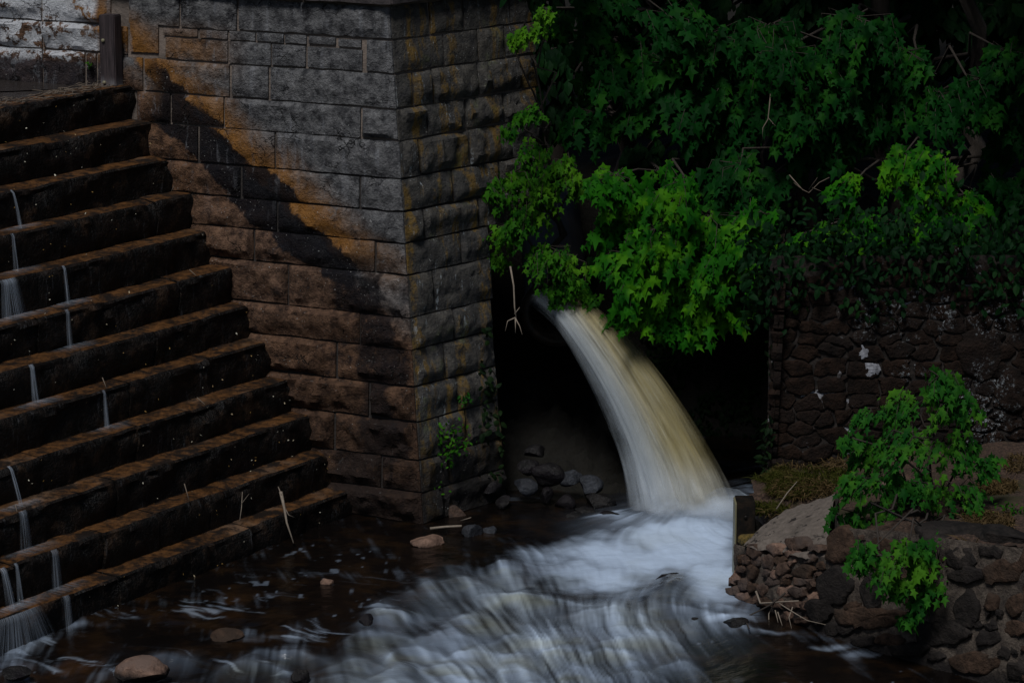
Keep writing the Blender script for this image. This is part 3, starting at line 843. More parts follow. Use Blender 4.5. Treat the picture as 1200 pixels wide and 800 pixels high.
def stream():
    x0, x1, y0, y1, st = -6.2, 6.2, 25.6, 36.4, 0.02
    xs = np.arange(x0, x1, st); ys = np.arange(y0, y1, st)
    X, Y = np.meshgrid(xs, ys, indexing='ij')
    wobx = (fbm(X * 1.3, Y * 1.3, 0, 21, 3) - 0.5); wob2 = (fbm(X * 3.1, Y * 3.1, 0, 22, 3) - 0.5); wob3 = (fbm(X * 0.8, Y * 0.8, 0, 23, 3) - 0.5)
    Z = np.zeros_like(X)
    for _ in range(3):
        px, py = to_px(X, Y, Z)
        px = px + wobx * 50 + wob2 * 14; py = py + wobx * 26 + wob2 * 14
        Z = water_h(px, py)
    cx, cy = SPL[0] + 0.15, SPL[1] + 0.75
    dx, dy = X - cx, Y - cy
    r = np.hypot(dx, dy); th = np.arctan2(dx, -dy) + 0.30 * (vnoise(X * 0.9, Y * 0.9, 0, 26) - 0.5)
    sr = fbm(th * 7, r * 0.8, 0, 31, 4); sr2 = fbm(th * 22, r * 1.1, 2, 33, 4)
    sl = vnoise(X * 0.45, Y * 0.45, 0, 24) - 0.5; sl2 = vnoise(X * 1.1, Y * 0.6, 0, 25) - 0.5
    q = X + 0.16 * Y + 1.1 * sl + 0.22 * sl2
    sd = fbm(q * 6, Y * 0.9 + sl * 2, 0, 35, 3); sd2 = fbm(q * 22, Y * 2.0, 1, 37, 4)
    wr = sstep(3.2, 1.9, r + wob3)
    s = wr * (0.5 * sr + 0.5 * sr2) + (1 - wr) * (0.5 + 0.75 * (0.5 * sd + 0.5 * fbm(q * 20, Y * 1.6, 1, 38, 2) - 0.5))
    f = np.zeros_like(X)
    for bx, by, sx, sy, a in BLOBS: f = np.maximum(f, a * np.exp(-((px - bx) / sx) ** 2 - ((py - by) / sy) ** 2)) + 0.22 * a * np.exp(-((px - bx) / sx) ** 2 - ((py - by) / sy) ** 2)
    big = fbm(X * 1.4, Y * 2.2, 0, 41, 4)
    fall_f = np.zeros_like(X); face = np.zeros_like(X); hz = np.zeros_like(X)
    for hx, hy, hw, stg, ln in HUMPS:
        a = (px - hx) / hw
        d = py - (hy + 9 * a * a)
        wgt = np.exp(-np.abs(a * 0.9) ** 2.5)
        v = wgt * np.where(d > 0, np.exp(-(d / (ln * 1.15)) ** 1.1), np.exp(d / 3.6))
        fall_f = fall_f + 0.78 * stg * v * (1 - 0.6 * fall_f)
        face = np.maximum(face, wgt * np.exp(-((d - 10) / 9.0) ** 2))
        hz = np.maximum(hz, 0.05 * wgt * np.where(d > 0, np.exp(-(d / (ln * 0.8)) ** 2), np.exp(-(d / 16.0) ** 2)))
    f = np.minimum(f, 1.2)
    k = s - 0.5
    foam = 0.9 * sstep(0.10, 1.10, f + k * (0.95 - 0.6 * np.minimum(f, 1)) + (big - 0.5) * 0.6) + 0.88 * fall_f * np.clip(0.74 + 2.9 * k, 0, 1.4)
    core = np.exp(-((px - 806) / 72.0) ** 2 - ((py - 628) / 26.0) ** 2)
    foam = np.maximum(foam, core * (0.90 + 1.1 * k))
    quiet = sstep(620, 340, px) * sstep(660, 715, py)
    foam = foam + 0.30 * quiet * sstep(0.60, 0.80, fbm(q * 3.2, (Y + X * 0.45 + wobx * 0.6) * 11, 0, 53, 4)) * sstep(0.42, 0.6, big)
    fl = sstep(0.86, 0.93, vnoise(X * 15, Y * 9, 0, 55)) * sstep(0.5, 0.62, fbm(X * 1.2, Y * 1.2, 0, 56))
    foam = foam + 0.40 * fl * (sstep(800, 860, px) * sstep(748, 762, py) + 0.4 * sstep(500, 420, px))
    foam = foam * (1 - 0.70 * np.exp(-((px - 787) / 24.0) ** 2 - ((py - 692) / 14.0) ** 2))
    foam = np.clip(foam, 0, 1)
    relief = hz + 0.07 * k * sstep(0.05, 0.5, foam) + 0.014 * (fbm(X * 6, Y * 9, 0, 61) - 0.5) + 0.06 * wobx * sstep(0.1, 0.4, f) + 0.04 * wob2 * sstep(0.2, 0.6, f)
    Z = Z + relief + 0.10 * np.exp(-((X - SPL[0]) ** 2 + (Y - SPL[1]) ** 2) / 0.8) + 0.12 * np.exp(-((px - 787) / 26.0) ** 2 - ((py - 692) / 16.0) ** 2)
    tint = np.clip(face * sstep(0.42, 0.6, big) * 0.7 + 0.20 * sstep(0.5, 0.7, fbm(X * 1.1, Y * 1.1, 0, 71)) * sstep(0.9, 2.0, r), 0, 1)
    bed = np.clip(np.exp(-((px - 225) / 60.0) ** 2 - ((py - 708) / 14.0) ** 2) + 0.8 * np.exp(-((px - 80) / 70.0) ** 2 - ((py - 785) / 16.0) ** 2) + 0.5 * np.exp(-((px - 260) / 40.0) ** 2 - ((py - 750) / 8.0) ** 2), 0, 1) * sstep(0.35, 0.7, fbm(X * 2, Y * 2, 0, 72))
    V = np.stack([X, Y, Z], -1).reshape(-1, 3)
    Fc = grid_faces(len(xs), len(ys))
    o = mesh_np('stream_water', V, Fc, M['stream'], None, True); tag(o, kind='structure')
    for nm, arr in (('foam', foam), ('tint', tint), ('bed', bed)):
        a = o.data.attributes.new(nm, 'FLOAT', 'POINT'); a.data.foreach_set('value', arr.astype(np.float32).ravel())
    zz = float(Z[:, 0].mean()) - 0.03
    V = [(-30, -120, zz), (30, -120, zz), (30, y0 + 0.02, zz), (-30, y0 + 0.02, zz)]
    q = mesh_np('lower_stream_water', V, [(0, 1, 2, 3)], M['pool'], None, False); tag(q, kind='structure')
stream()

# ------------------------------------------------------------------ the jet
def jet():
    root = thing('waterfall', 'smooth tan and white water jet arching out of the dark hollow into the foam', 'waterfall', tuple(SPL))
    Lp = [(622, 352), (640, 366), (654, 386), (673, 410), (701, 460), (722, 512), (737, 560), (746, 606), (749, 622)]
    Rp = [(676, 351), (696, 364), (720, 381), (750, 410), (792, 468), (822, 518), (846, 562), (862, 606), (866, 622)]
    n = 56; nu = 56
    tt = np.linspace(0, 1, n); k = np.linspace(0, 1, len(Lp))
    def crv(pts, i):
        c = np.polyfit(k, [p[i] for p in pts], 5); return np.polyval(c, tt)
    lx, ly, rx, ry = crv(Lp, 0), crv(Lp, 1), crv(Rp, 0), crv(Rp, 1)
    dep = 34.0 - (34.0 - SPL[1]) * tt ** 0.9
    A = np.array([ony(a, b, d) for a, b, d in zip(lx, ly, dep)]); B = np.array([ony(a, b, d) for a, b, d in zip(rx, ry, dep)])
    Cc = (A + B) / 2; H = (B - A) / 2
    T = np.gradient(Cc, axis=0); T /= np.linalg.norm(T, axis=1, keepdims=True)
    Hn = H / np.linalg.norm(H, axis=1, keepdims=True)
    D = np.cross(Hn, T); D /= np.linalg.norm(D, axis=1, keepdims=True)
    D *= np.sign(-D[:, 1:2] + 1e-9)           # towards the open side
    vv = np.concatenate([[0], np.cumsum(np.linalg.norm(np.diff(Cc, axis=0), axis=1))])
    vv *= 3.3 / vv[-3]
    def shell(name, mat, sc, thick, wob, seed, soft):
        a = np.linspace(0, 2 * math.pi, nu, endpoint=False)
        ca, sa = np.cos(a), np.sin(a)
        V = np.zeros((n, nu, 3)); U = np.zeros((n, nu)); Ed = np.zeros((n, nu)); Vv = np.zeros((n, nu))
        for i in range(n):
            w = np.linalg.norm(H[i])
            st = 1 + wob * (fbm(ca * 5 + 9, sa * 5, vv[i] * 0.25, seed) - 0.5) * (0.3 + tt[i])
            V[i] = Cc[i] + Hn[i] * (w * sc * ca * st)[:, None] + D[i] * (w * thick * sc * sa * st)[:, None]
            U[i] = (ca + 1) / 2; Vv[i] = vv[i]
            Ed[i] = 1 - soft * np.abs(ca) ** 3 * (1 - 0.3 * tt[i])
        Fq = []
        for i in range(n - 1):
            for j in range(nu):
                Fq.append((i * nu + j, i * nu + (j + 1) % nu, (i + 1) * nu + (j + 1) % nu, (i + 1) * nu + j))
        o = mesh_np(name, local(V.reshape(-1, 3), root), np.array(Fq)[:, ::-1], M[mat], root, True)
        for nm, arr in (('u', U), ('v', Vv), ('edge', Ed)):
            at = o.data.attributes.new(nm, 'FLOAT', 'POINT'); at.data.foreach_set('value', arr.astype(np.float32).ravel())
    shell('water_core', 'fall_core', 0.76, 0.40, 0.25, 1, 0.0)
    shell('spray_veil', 'fall_veil', 0.84, 0.47, 0.35, 2, 0.25)
    shell('spray_veil', 'fall_veil', 0.91, 0.53, 0.40, 3, 0.50)
    shell('spray_veil', 'fall_veil', 0.98, 0.59, 0.45, 4, 0.70)
    shell('spray_veil', 'fall_veil', 1.05, 0.65, 0.50, 5, 0.85)
    # spray thrown up where it lands: soft heaps of droplets over the foam
    rg = np.random.default_rng(4); e = Cc[-4]
    for i in range(9):
        ox, oy = rg.uniform(-0.62, 0.55), rg.uniform(-0.35, 0.15)
        rx, ry, rz = rg.uniform(0.28, 0.5), rg.uniform(0.2, 0.32), rg.uniform(0.16, 0.36)
        nu2, nv2 = 26, 9; V = np.zeros((nu2, nv2, 3)); Ed = np.zeros((nu2, nv2))
        for a in range(nu2):
            for b_ in range(nv2):
                t = 2 * math.pi * a / (nu2 - 1); p = (b_ / (nv2 - 1)) * math.pi / 2
                V[a, b_] = e + np.array([ox + rx * math.cos(t) * math.cos(p), oy + ry * math.sin(t) * math.cos(p), 0]); V[a, b_, 2] = 0.0 + rz * math.sin(p)
                Ed[a, b_] = 0.42 * (math.cos(p) ** 1.2) * (1 - math.cos(p) ** 12) + 0.10 * math.sin(p)
        V += (fbm(V[..., 0] * 4, V[..., 1] * 4, V[..., 2] * 4, i)[..., None] - 0.5) * 0.16
        o = mesh_np('splash_mist', local(V.reshape(-1, 3), root), grid_faces(nu2, nv2), M['mist'], root, True)
        at = o.data.attributes.new('edge', 'FLOAT', 'POINT'); at.data.foreach_set('value', Ed.astype(np.float32).ravel())
    return root
jet()
def outlet():
    p0 = ony(655, 360, 34.15); 
    root = thing('outlet_pipe', 'dark iron pipe mouth behind the leaves where the water jet begins', 'pipe', tuple(p0))
    R = 0.40; V = []; n = 24; end = np.array([p0[0] - 0.1, 38.6, p0[2] + 0.9])
    ax = (end - p0) / np.linalg.norm(end - p0); a = np.cross(ax, [0, 0, 1]); a /= np.linalg.norm(a); b = np.cross(a, ax)
    sect = [(0.0, R - 0.05), (0.0, R), (0.02, R + 0.06), (0.10, R + 0.06), (0.12, R), (4.0, R)]
    for d, r in sect:
        for k in range(n):
            t = 2 * math.pi * k / n; V.append(p0 + np.array([0, 0, -0.12]) + ax * (d + 0.12) + (a * math.cos(t) + b * math.sin(t)) * r)
    inner = len(V)
    for k in range(n):
        t = 2 * math.pi * k / n; V.append(p0 + np.array([0, 0, -0.12]) + ax * 2.5 + (a * math.cos(t) + b * math.sin(t)) * (R - 0.05))
    V.append(p0 + ax * 2.5)
    Fq = [(i * n + k, i * n + (k + 1) % n, (i + 1) * n + (k + 1) % n, (i + 1) * n + k) for i in range(5) for k in range(n)]
    Fq += [(k, inner + k, inner + (k + 1) % n, (k + 1) % n) for k in range(n)]
    Fq += [(inner + k, len(V) - 1, inner + (k + 1) % n) for k in range(n)]
    mesh_np('pipe_barrel', local(np.array(V), root), Fq, M['iron'], root, True)
outlet()

# ------------------------------------------------------------------ threads of water down the steps
def trickle(k, px, width, push, label, dens=1.0):
    a = nose_at(k, px)
    drop = RISE if k < 11 else RISE + 0.02
    root = thing('water_trickle', label, 'trickle', tuple(a), 'threads of water down the steps')
    n, m = 14, 7; V = np.zeros((n, m, 3)); U = np.zeros((n, m)); Vv = np.zeros((n, m)); Ed = np.zeros((n, m))
    for i in range(n):
        t = i / (n - 1)
        out = 0.025 + push * math.sqrt(t) * 0.35 - (0.02 if i == 0 else 0)
        for j in range(m):
            q = j / (m - 1) - 0.5
            p = a - S_DIR * (q * width * (0.75 + 0.5 * t)) + N_DIR * (out + 0.035 * (0.25 - q * q) * 4 * (0.4 + t)) - np.array([0, 0, drop * t - 0.012 * (1 - t)]) + S_DIR * push * 0.25 * t * -1
            V[i, j] = p; U[i, j] = q * width * 6 + k * 3.7 + px * 0.01; Vv[i, j] = t * drop; Ed[i, j] = dens * (1 - (2 * abs(q)) ** 2.5) * (1 - 0.45 * t)
    o = mesh_np('falling_water', local(V.reshape(-1, 3), root), grid_faces(n, m), M['trickle'], root, True)
    # the thin fan of water it leaves on the tread below
    nf, mf = 8, 12; Vf = []; Uf = []; Vvf = []; Ef = []
    for i in range(nf):
        for j in range(mf):
            r = i / (nf - 1); q = (j / (mf - 1) - 0.5) * 2
            along = q * (width * 0.7 + 0.24 * (1 - 0.45 * r) + 0.10); o_ = 0.05 + push * 0.3 + r * (RUN - 0.05 - push * 0.3)
            p = a + S_DIR * along + N_DIR * (o_) + np.array([0, 0, -drop + 0.020 + 0.012 * (1 - abs(q))])
            Vf.append(p); Uf.append(along * 6 + px * 0.1); Vvf.append(o_ * 3); Ef.append(0.45 * dens * (1 - abs(q) ** 1.4) * min(1, (1.15 - r) * 1.2))
    if k < 11:
        f = mesh_np('wet_fan', local(np.array(Vf), root), grid_faces(nf, mf), M['trickle'], root, True)
        for nm, arr in (('u', Uf), ('v', Vvf), ('edge', Ef)):
            at = f.data.attributes.new(nm, 'FLOAT', 'POINT'); at.data.foreach_set('value', np.array(arr, np.float32).ravel())
    for nm, arr in (('u', U), ('v', Vv), ('edge', Ed)):
        at = o.data.attributes.new(nm, 'FLOAT', 'POINT'); at.data.foreach_set('value', arr.astype(np.float32).ravel())
for a in [
    (2, 12, 0.045, 0.16, 'thin arched thread of water spouting from the third step from the top', 1.0),
    (3, 13, 0.06, 0.03, 'faint thread of water on the fourth step from the top', 0.7),
    (4, 8, 0.34, 0.10, 'broad little curtain of water over the fifth step from the top', 1.0),
    (4, 73, 0.06, 0.05, 'bright narrow thread right of the broad curtain on the same step', 1.0),
    (5, 77, 0.08, 0.03, 'thin thread directly below the bright narrow thread, one step lower', 0.7),
    (6, 35, 0.10, 0.06, 'pale thread of water on the seventh step from the top', 1.0),
    (7, 120, 0.06, 0.02, 'tiny drip on the eighth step, far along from the photo edge', 0.6),
    (8, 9, 0.07, 0.20, 'bright arched spout of water on the ninth step from the top', 1.0),
    (9, 25, 0.16, 0.04, 'blurred thread of water on the tenth step from the top', 0.7),
    (10, 1, 0.12, 0.16, 'slanting spout at the photo edge on the step above the lowest', 1.0),
    (10, 17, 0.07, 0.05, 'straight thread right beside the slanting spout above the lowest step', 0.8),
    (10, 62, 0.14, 0.03, 'twin faint threads midway on the step above the lowest', 0.6),
    (11, 18, 0.95, 0.05, 'wide ragged sheet of water falling off the lowest step', 0.75),
    (11, 76, 0.14, 0.04, 'small thread of water right of the wide sheet on the lowest step', 0.6),
]: trickle(*a)
# ------------------------------------------------------------------ low masonry wall at the water's edge
B0, B1, B2 = onz(856, 694, 0), onz(968, 745, 0), onz(1190, 812, 0)
def wall_face(a, b, bat):
    d = (b - a) / np.linalg.norm(b - a); nh = np.array([d[1], -d[0], 0])
    if np.dot(nh, CAM - a) < 0: nh = -nh
    return Face(a, d, nh, bat)
FE, FM = wall_face(B0, B1, 0.12), wall_face(B1, B2, 0.10)
LE, LM = np.linalg.norm(B1 - B0), np.linalg.norm(B2 - B1)
def low_wall():
    root = thing('rubble_retaining_wall', 'low wall of dark boulders and small reddish stones set in wide mortar at water edge', 'stone wall', tuple(B1))
    def panel(face, t0, t1, topf, name):
        nu, nv = int((t1 - t0) / 0.05) + 2, 30
        t = np.linspace(t0, t1, nu)[:, None] * np.ones((1, nv)); v = np.ones((nu, 1)) * np.linspace(0, 1, nv)[None, :]
        z = -0.5 + (topf(t) + 0.5) * v
        h = (fbm(t * 5, z * 5, 0, 81) - 0.5) * 0.09 + (fbm(t * 18, z * 18, 0, 82) - 0.5) * 0.04
        P = face.P(t, z, h).reshape(-1, 3); Fc = grid_faces(nu, nv)
        if np.dot(np.cross(face.d, [0, 0, 1.0]), face.n) < 0: Fc = Fc[:, ::-1]
        mesh_np(name, local(P, root), Fc, M['low_mortar'], root, True)
    # top edges measured on the faces
    te = [FE.hit(*p) for p in ((866, 638), (905, 652), (968, 652))]
    tm = [FM.hit(*p) for p in ((972, 617), (1050, 622), (1120, 632), (1200, 642))]
    topE = lambda t: np.interp(t, [q[0] for q in te], [q[1] for q in te])
    topM = lambda t: np.interp(t, [q[0] for q in tm], [q[1] for q in tm])
    panel(FE, 0.0, LE, topE, 'mortar_bed'); panel(FM, 0.0, LM + 3.5, topM, 'mortar_bed')
    low_wall.topE, low_wall.topM = topE, topM
    seed = 600
    def place(face, lst, mats, amp):
        nonlocal seed
        out = []
        for (cx, cy, w, h) in lst:
            seed += 1; rg = np.random.default_rng(seed)
            w, h = w * (1.25 if face is FM else 1.25), h * (1.25 if face is FM else 1.25); n = rg.integers(5, 8); ph = rg.uniform(0, 6.28); poly = []
            for k in range(n):
                a = ph + 2 * math.pi * (k + rg.uniform(-0.25, 0.25)) / n
                e = (abs(math.cos(a)) ** 3.5 + abs(math.sin(a)) ** 3.5) ** (-1 / 3.5)
                poly.append(face.hit(cx + w / 2 * e * math.cos(a) * rg.uniform(0.78, 1.12), cy + h / 2 * e * math.sin(a) * rg.uniform(0.78, 1.12)))
            c = np.mean(poly, 0); out.append((c[0], c[1], max(np.ptp([q[0] for q in poly]), np.ptp([q[1] for q in poly])) / 2))
            poly_stone(face, poly, amp * rg.uniform(0.6, 1.4), seed, M[mats[seed % len(mats)]], root)
        return out
    E = [(887, 644, 14, 15), (908, 643, 16, 13), (902, 659, 14, 16), (917, 657, 14, 13), (919, 667, 18, 12), (934, 637, 21, 13), (930, 648, 18, 7), (951, 654, 20, 9),
         (943, 669, 20, 13), (939, 681, 18, 10), (938, 693, 20, 11), (920, 692, 16, 13), (907, 682, 15, 9), (921, 682, 9, 8), (922, 674, 8, 6), (900, 671, 9, 8), (910, 672, 8, 8), (953, 685, 8, 12),
         (881, 669, 12, 18), (886, 657, 10, 13), (869, 667, 11, 11), (861, 677, 8, 14), (872, 684, 13, 13), (882, 689, 11, 12), (895, 690, 12, 14), (876, 655, 9, 11), (870, 700, 14, 10), (884, 703, 13, 10),
         (898, 706, 15, 11), (914, 707, 15, 11), (930, 708, 16, 12), (955, 699, 13, 10), (956, 642, 14, 8), (963, 663, 8, 10), (861, 692, 10, 10), (960, 673, 8, 8), (930, 659, 9, 7), (949, 709, 16, 12), (868, 655, 8, 9),
         (880, 716, 16, 9), (900, 720, 17, 9), (922, 722, 18, 10), (945, 726, 18, 10)]
    place(FE, E, ['russet', 'russet', 'brown', 'russet', 'umber'], 0.04)
    Mst = [(985, 640, 30, 40), (980, 685, 42, 42), (1022, 690, 26, 38), (1080, 687, 56, 52), (1086, 648, 22, 16), (1035, 645, 34, 34), (1125, 655, 30, 24), (960, 716, 26, 24), (1024, 722, 86, 21), (985, 735, 38, 16), (1045, 748, 34, 14),
           (1105, 742, 60, 28), (1133, 711, 32, 36), (1163, 706, 16, 17), (1161, 748, 24, 18), (1189, 738, 22, 17), (1162, 732, 15, 10), (1068, 760, 46, 17), (1143, 775, 52, 25), (1178, 764, 14, 14), (1178, 670, 44, 26),
           (1134, 673, 40, 16), (1055, 672, 10, 12), (1190, 710, 20, 24), (1010, 660, 14, 12), (1000, 710, 14, 7), (1098, 768, 20, 10), (1194, 785, 22, 22), (1220, 700, 34, 34), (1225, 745, 34, 30), (1222, 790, 40, 30), (1160, 645, 30, 14), (1060, 640, 14, 20), (1100, 665, 8, 10), (1146, 732, 12, 8), (1205, 655, 20, 22), (1012, 750, 26, 11)]
    got = place(FM, Mst, ['basalt', 'basalt', 'umber', 'basalt', 'umber'], 0.035)
    rg = np.random.default_rng(3)
    for _ in range(1500):
        t, z = rg.uniform(0.1, LM + 1.0), rg.uniform(0.02, 1.15); r = rg.uniform(0.025, 0.085)
        if z + r > topM(t) - 0.02 or any(math.hypot(t - a, z - b) < c * 0.92 + r for a, b, c in got): continue
        got.append((t, z, r)); seed += 1; k = rg.integers(5, 8)
        poly = [(t + r * 1.25 * math.cos(6.283 * (i + rg.uniform(-.2, .2)) / k), z + r * math.sin(6.283 * (i + rg.uniform(-.2, .2)) / k)) for i in range(k)]
        poly_stone(FM, poly, 0.035, seed, M[('basalt', 'russet', 'umber', 'basalt')[seed % 4]], root)
        if seed > 900: break
    # smooth cement slope over the rubble end
    a, b = FE.P(*FE.hit(874, 640)), FE.P(*FE.hit(968, 656)); c, d = ony(978, 588, 30.2), ony(926, 606, 30.5)
    m0 = FE.P(*FE.hit(912, 655))
    n = 26; U = np.linspace(0, 1, n); V = np.zeros((n, n, 3))
    for i, u in enumerate(U):
        lo = (a * (1 - u) + b * u) + FE.nh * (0.03 + 0.03 * math.sin(11 * u)) - np.array([0, 0, 0.03])
        hi = d * (1 - u) + c * u
        for j, v in enumerate(U):
            p = lo * (1 - v) + hi * v
            p = p + np.array([0, 0, 0.05 * math.sin(math.pi * v) + 0.06 * (fbm(p[0] * 5, p[1] * 5, 0, 5) - 0.5) + 0.03 * (fbm(p[0] * 19, p[1] * 19, 0, 6) - 0.5) - (0.02 if v == 0 else 0) + 0.055 + 0.04 * v])
            V[i, j] = p
    m0 = FM.P(0.02, float(topM(0.0)), -0.01); m1 = c + np.array([0.03, 0.05, 0.10]); k = 14; E2 = []
    for i in range(k):
        t = i / (k - 1); p = m0 * (1 - t) + m1 * t
        for z in (p[2] + 0.02 * math.sin(9 * t), p[2] - 0.25, 0.1): E2.append((p[0] + 0.02 * math.sin(17 * t + z), p[1], z))
    mesh_np('mortar_end', local(np.array(E2), root), grid_faces(k, 3), M['low_mortar'], root, True)
    mesh_np('cement_slope', local(V.reshape(-1, 3), root), grid_faces(n, n), M['cement'], root, True)
low_wall()

UPZ = np.array([0, 0, 1.0])
# ------------------------------------------------------------------ ledge above it
LEDGE_PTS = []
def ledge():
    P = [FE.P(*FE.hit(866, 636)) - FE.nh * 0.05 - UPZ * 0.05, ony(885, 604, 30.9), ony(926, 604, 30.5) - UPZ * 0.03, ony(978, 586, 30.2) - UPZ * 0.03]
    tM = [0.0, 0.5, 1.0, 1.6, 2.4, 3.4, 5.2]
    edge = [FM.P(t, float(low_wall.topM(t)) - 0.03, -0.06) for t in tM]
    back = [ony(890, 560, 31.7), ony(930, 545, 31.75), ony(1000, 534, 31.75), ony(1100, 524, 31.75), ony(1200, 516, 31.75), ony(1320, 512, 31.75)]
    inner = [ony(1000, 590, 30.0), ony(1050, 585, 29.6), ony(1130, 570, 29.8), ony(1100, 605, 28.7), ony(1180, 590, 28.9), ony(1180, 550, 30.5), ony(905, 570, 31.2), ony(950, 565, 31.0)]
    ctrl = np.array(P + edge + back + inner)
    poly = np.array([P[0], P[1], P[2] + UPZ * 0, P[3], *edge, back[-1], *back[::-1], onz(880, 590, 0.4)])[:, :2]
    LEDGE_PTS.append(ctrl)
    st = 0.055; xs = np.arange(2.1, 8.2, st); ys = np.arange(24.5, 32.0, st)
    X, Y = np.meshgrid(xs, ys, indexing='ij')
    d2 = (X[..., None] - ctrl[:, 0]) ** 2 + (Y[..., None] - ctrl[:, 1]) ** 2 + 0.01
    wgt = d2 ** -1.6; Z = (wgt * ctrl[:, 2]).sum(-1) / wgt.sum(-1)
    Z = Z + (fbm(X * 3, Y * 3, 0, 91) - 0.5) * 0.10 + (fbm(X * 11, Y * 11, 0, 92) - 0.5) * 0.04
    ins = np.zeros(X.shape, bool); j = len(poly) - 1
    for i in range(len(poly)):
        xi, yi = poly[i]; xj, yj = poly[j]
        ins ^= ((yi > Y) != (yj > Y)) & (X < (xj - xi) * (Y - yi) / (yj - yi + 1e-12) + xi); j = i
    Fc = grid_faces(len(xs), len(ys)); keep = ins.reshape(-1)[Fc].all(1)
    Fk = Fc[keep]; used, inv = np.unique(Fk.ravel(), return_inverse=True)
    V = np.stack([X, Y, Z], -1).reshape(-1, 3)[used]
    o = mesh_np('bank_ledge', V, inv.reshape(-1, 4), M['soil'], None, True); tag(o, kind='structure')
    ledge.z = lambda x, y: float((lambda w: (w * ctrl[:, 2]).sum() / w.sum())(((x - ctrl[:, 0]) ** 2 + (y - ctrl[:, 1]) ** 2 + 0.01) ** -1.6))
    # earth filling beneath
    c = poly; V = []; 
    for z in (-1.4, 0.25): V += [(x, y, z) for x, y in (c - c.mean(0)) * 0.97 + c.mean(0)]
    n = len(c)
    q = mesh_np('bank_earth', V, [(i, (i + 1) % n, n + (i + 1) % n, n + i) for i in range(n)], M['earth'], None, False); tag(q, kind='structure')
ledge()

# ------------------------------------------------------------------ rubble wall behind the ledge
WX0 = ony(902, 430, 31.85)[0]
FW = Face((WX0, 31.85, 0.0), (1, 0.02), (0.02, -1), 0.06)
FWs = Face((WX0, 31.85, 0.0), (0.115, 1.0), (-1.0, 0.115), 0.03)
def rubble_wall():
    root = thing('rubble_stone_wall', 'dark brown rubble stone wall with white lime bloom rising behind the ledge under the trees', 'stone wall', (WX0, 31.85, 0.5))
    seed = 2000
    def cells(face, t0, t1, z0, z1, amp, n_rows, wid, ragged):
        nonlocal seed
        rg = np.random.default_rng(int(t1 * 10)); S = []
        z = z0
        while z < z1:
            h = rg.uniform(0.10, 0.24); t = t0 + rg.uniform(-0.1, 0.1)
            while t < t1:
                wd = rg.uniform(0.16, wid) ; S.append((t + wd / 2, z + h / 2 + rg.uniform(-0.06, 0.06))); t += wd
            z += h
        for c in voronoi(S, (t0, t1, z0, z1), 0.6):
            cz = c[:, 1].mean(); ct = c[:, 0].mean()
            if cz > z1 - 0.28 + ragged * (fbm(ct * 1.4, 3.3, 0, 7) - 0.3): continue
            seed += 1
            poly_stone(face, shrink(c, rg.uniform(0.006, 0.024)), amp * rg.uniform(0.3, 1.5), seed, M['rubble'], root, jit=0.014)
    cells(FW, 0.0, 4.9, 0.75, 3.35, 0.024, 0, 0.44, 0.5)
    cells(FWs, 0.0, 2.2, -0.2, 3.35, 0.05, 0, 0.6, 0.2)
    def core(face, t0, t1, z1):
        t = np.linspace(t0, t1, 60)[:, None] * np.ones((1, 50)); z = np.ones((60, 1)) * np.linspace(-0.4, z1, 50)[None, :]
        h = -0.012 + (fbm(t * 8, z * 8, 0, 95) - 0.5) * 0.05
        Fc = grid_faces(60, 50)
        if np.dot(np.cross(face.d, [0, 0, 1.0]), face.n) < 0: Fc = Fc[:, ::-1]
        mesh_np('mortar_core', local(face.P(t, z, h).reshape(-1, 3), root), Fc, M['rubble_mortar'], root, True)
    core(FW, 0.0, 7.0, 3.25); core(FWs, 0.0, 5.0, 3.25)
    # the big smooth boulder and lime patches set in it near the sapling
    for px, py, wd, hh, m in ((1150, 415, 60, 70, 'rubble'), (1022, 433, 24, 20, 'lime'), (1012, 413, 12, 14, 'lime'), (983, 440, 5, 12, 'lime'), (1185, 455, 40, 60, 'rubble')):
        seed += 1; rg = np.random.default_rng(seed); k = 8
        poly = [FW.hit(px + wd / 2 * math.cos(6.283 * i / k) * rg.uniform(.8, 1.1), py + hh / 2 * math.sin(6.283 * i / k) * rg.uniform(.8, 1.1)) for i in range(k)]
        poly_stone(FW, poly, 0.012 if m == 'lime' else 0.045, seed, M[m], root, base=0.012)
rubble_wall()

# ------------------------------------------------------------------ iron plate at the corner of the low wall
def plate():
    b = ony(861, 662, 30.35)
    root = thing('iron_plate_post', 'upright dark iron channel plate at the corner between foam and low wall', 'post', tuple(b))
    top = ony(861, 590, 30.35)[2] - b[2]
    def box(name, x0, x1, y0, y1, z0, z1, m):
        V = [(x, y, z) for z in (z0, z1) for x, y in ((x0, y0), (x1, y0), (x1, y1), (x0, y1))]
        bm = bmesh.new(); vs = [bm.verts.new(v) for v in V]
        for f in ((0, 1, 5, 4), (1, 2, 6, 5), (2, 3, 7, 6), (3, 0, 4, 7), (4, 5, 6, 7), (3, 2, 1, 0)): bm.faces.new([vs[i] for i in f])
        bmesh.ops.bevel(bm, geom=bm.edges[:], offset=0.006, segments=2, affect='EDGES')
        me = bpy.data.meshes.new(name); bm.to_mesh(me); bm.free(); me.materials.append(m); link(bpy.data.objects.new(name, me), root)
    box('web', 0.012, 0.215, 0.0, 0.03, -0.5, top, M['iron'])
    box('flange', -0.008, 0.010, -0.02, 0.26, -0.5, top + 0.006, M['iron_edge'])
    box('cap', 0.012, 0.215, 0.032, 0.33, top - 0.03, top + 0.002, M['iron'])
    for z in (0.25, 0.55):
        V, Fc = tube_np([(0.11, 0.0, z), (0.11, -0.016, z), (0.11, -0.022, z)], [0.018, 0.018, 0.010], 8)
        mesh_np('bolt_head', V, Fc, M['iron'], root, False)
plate()
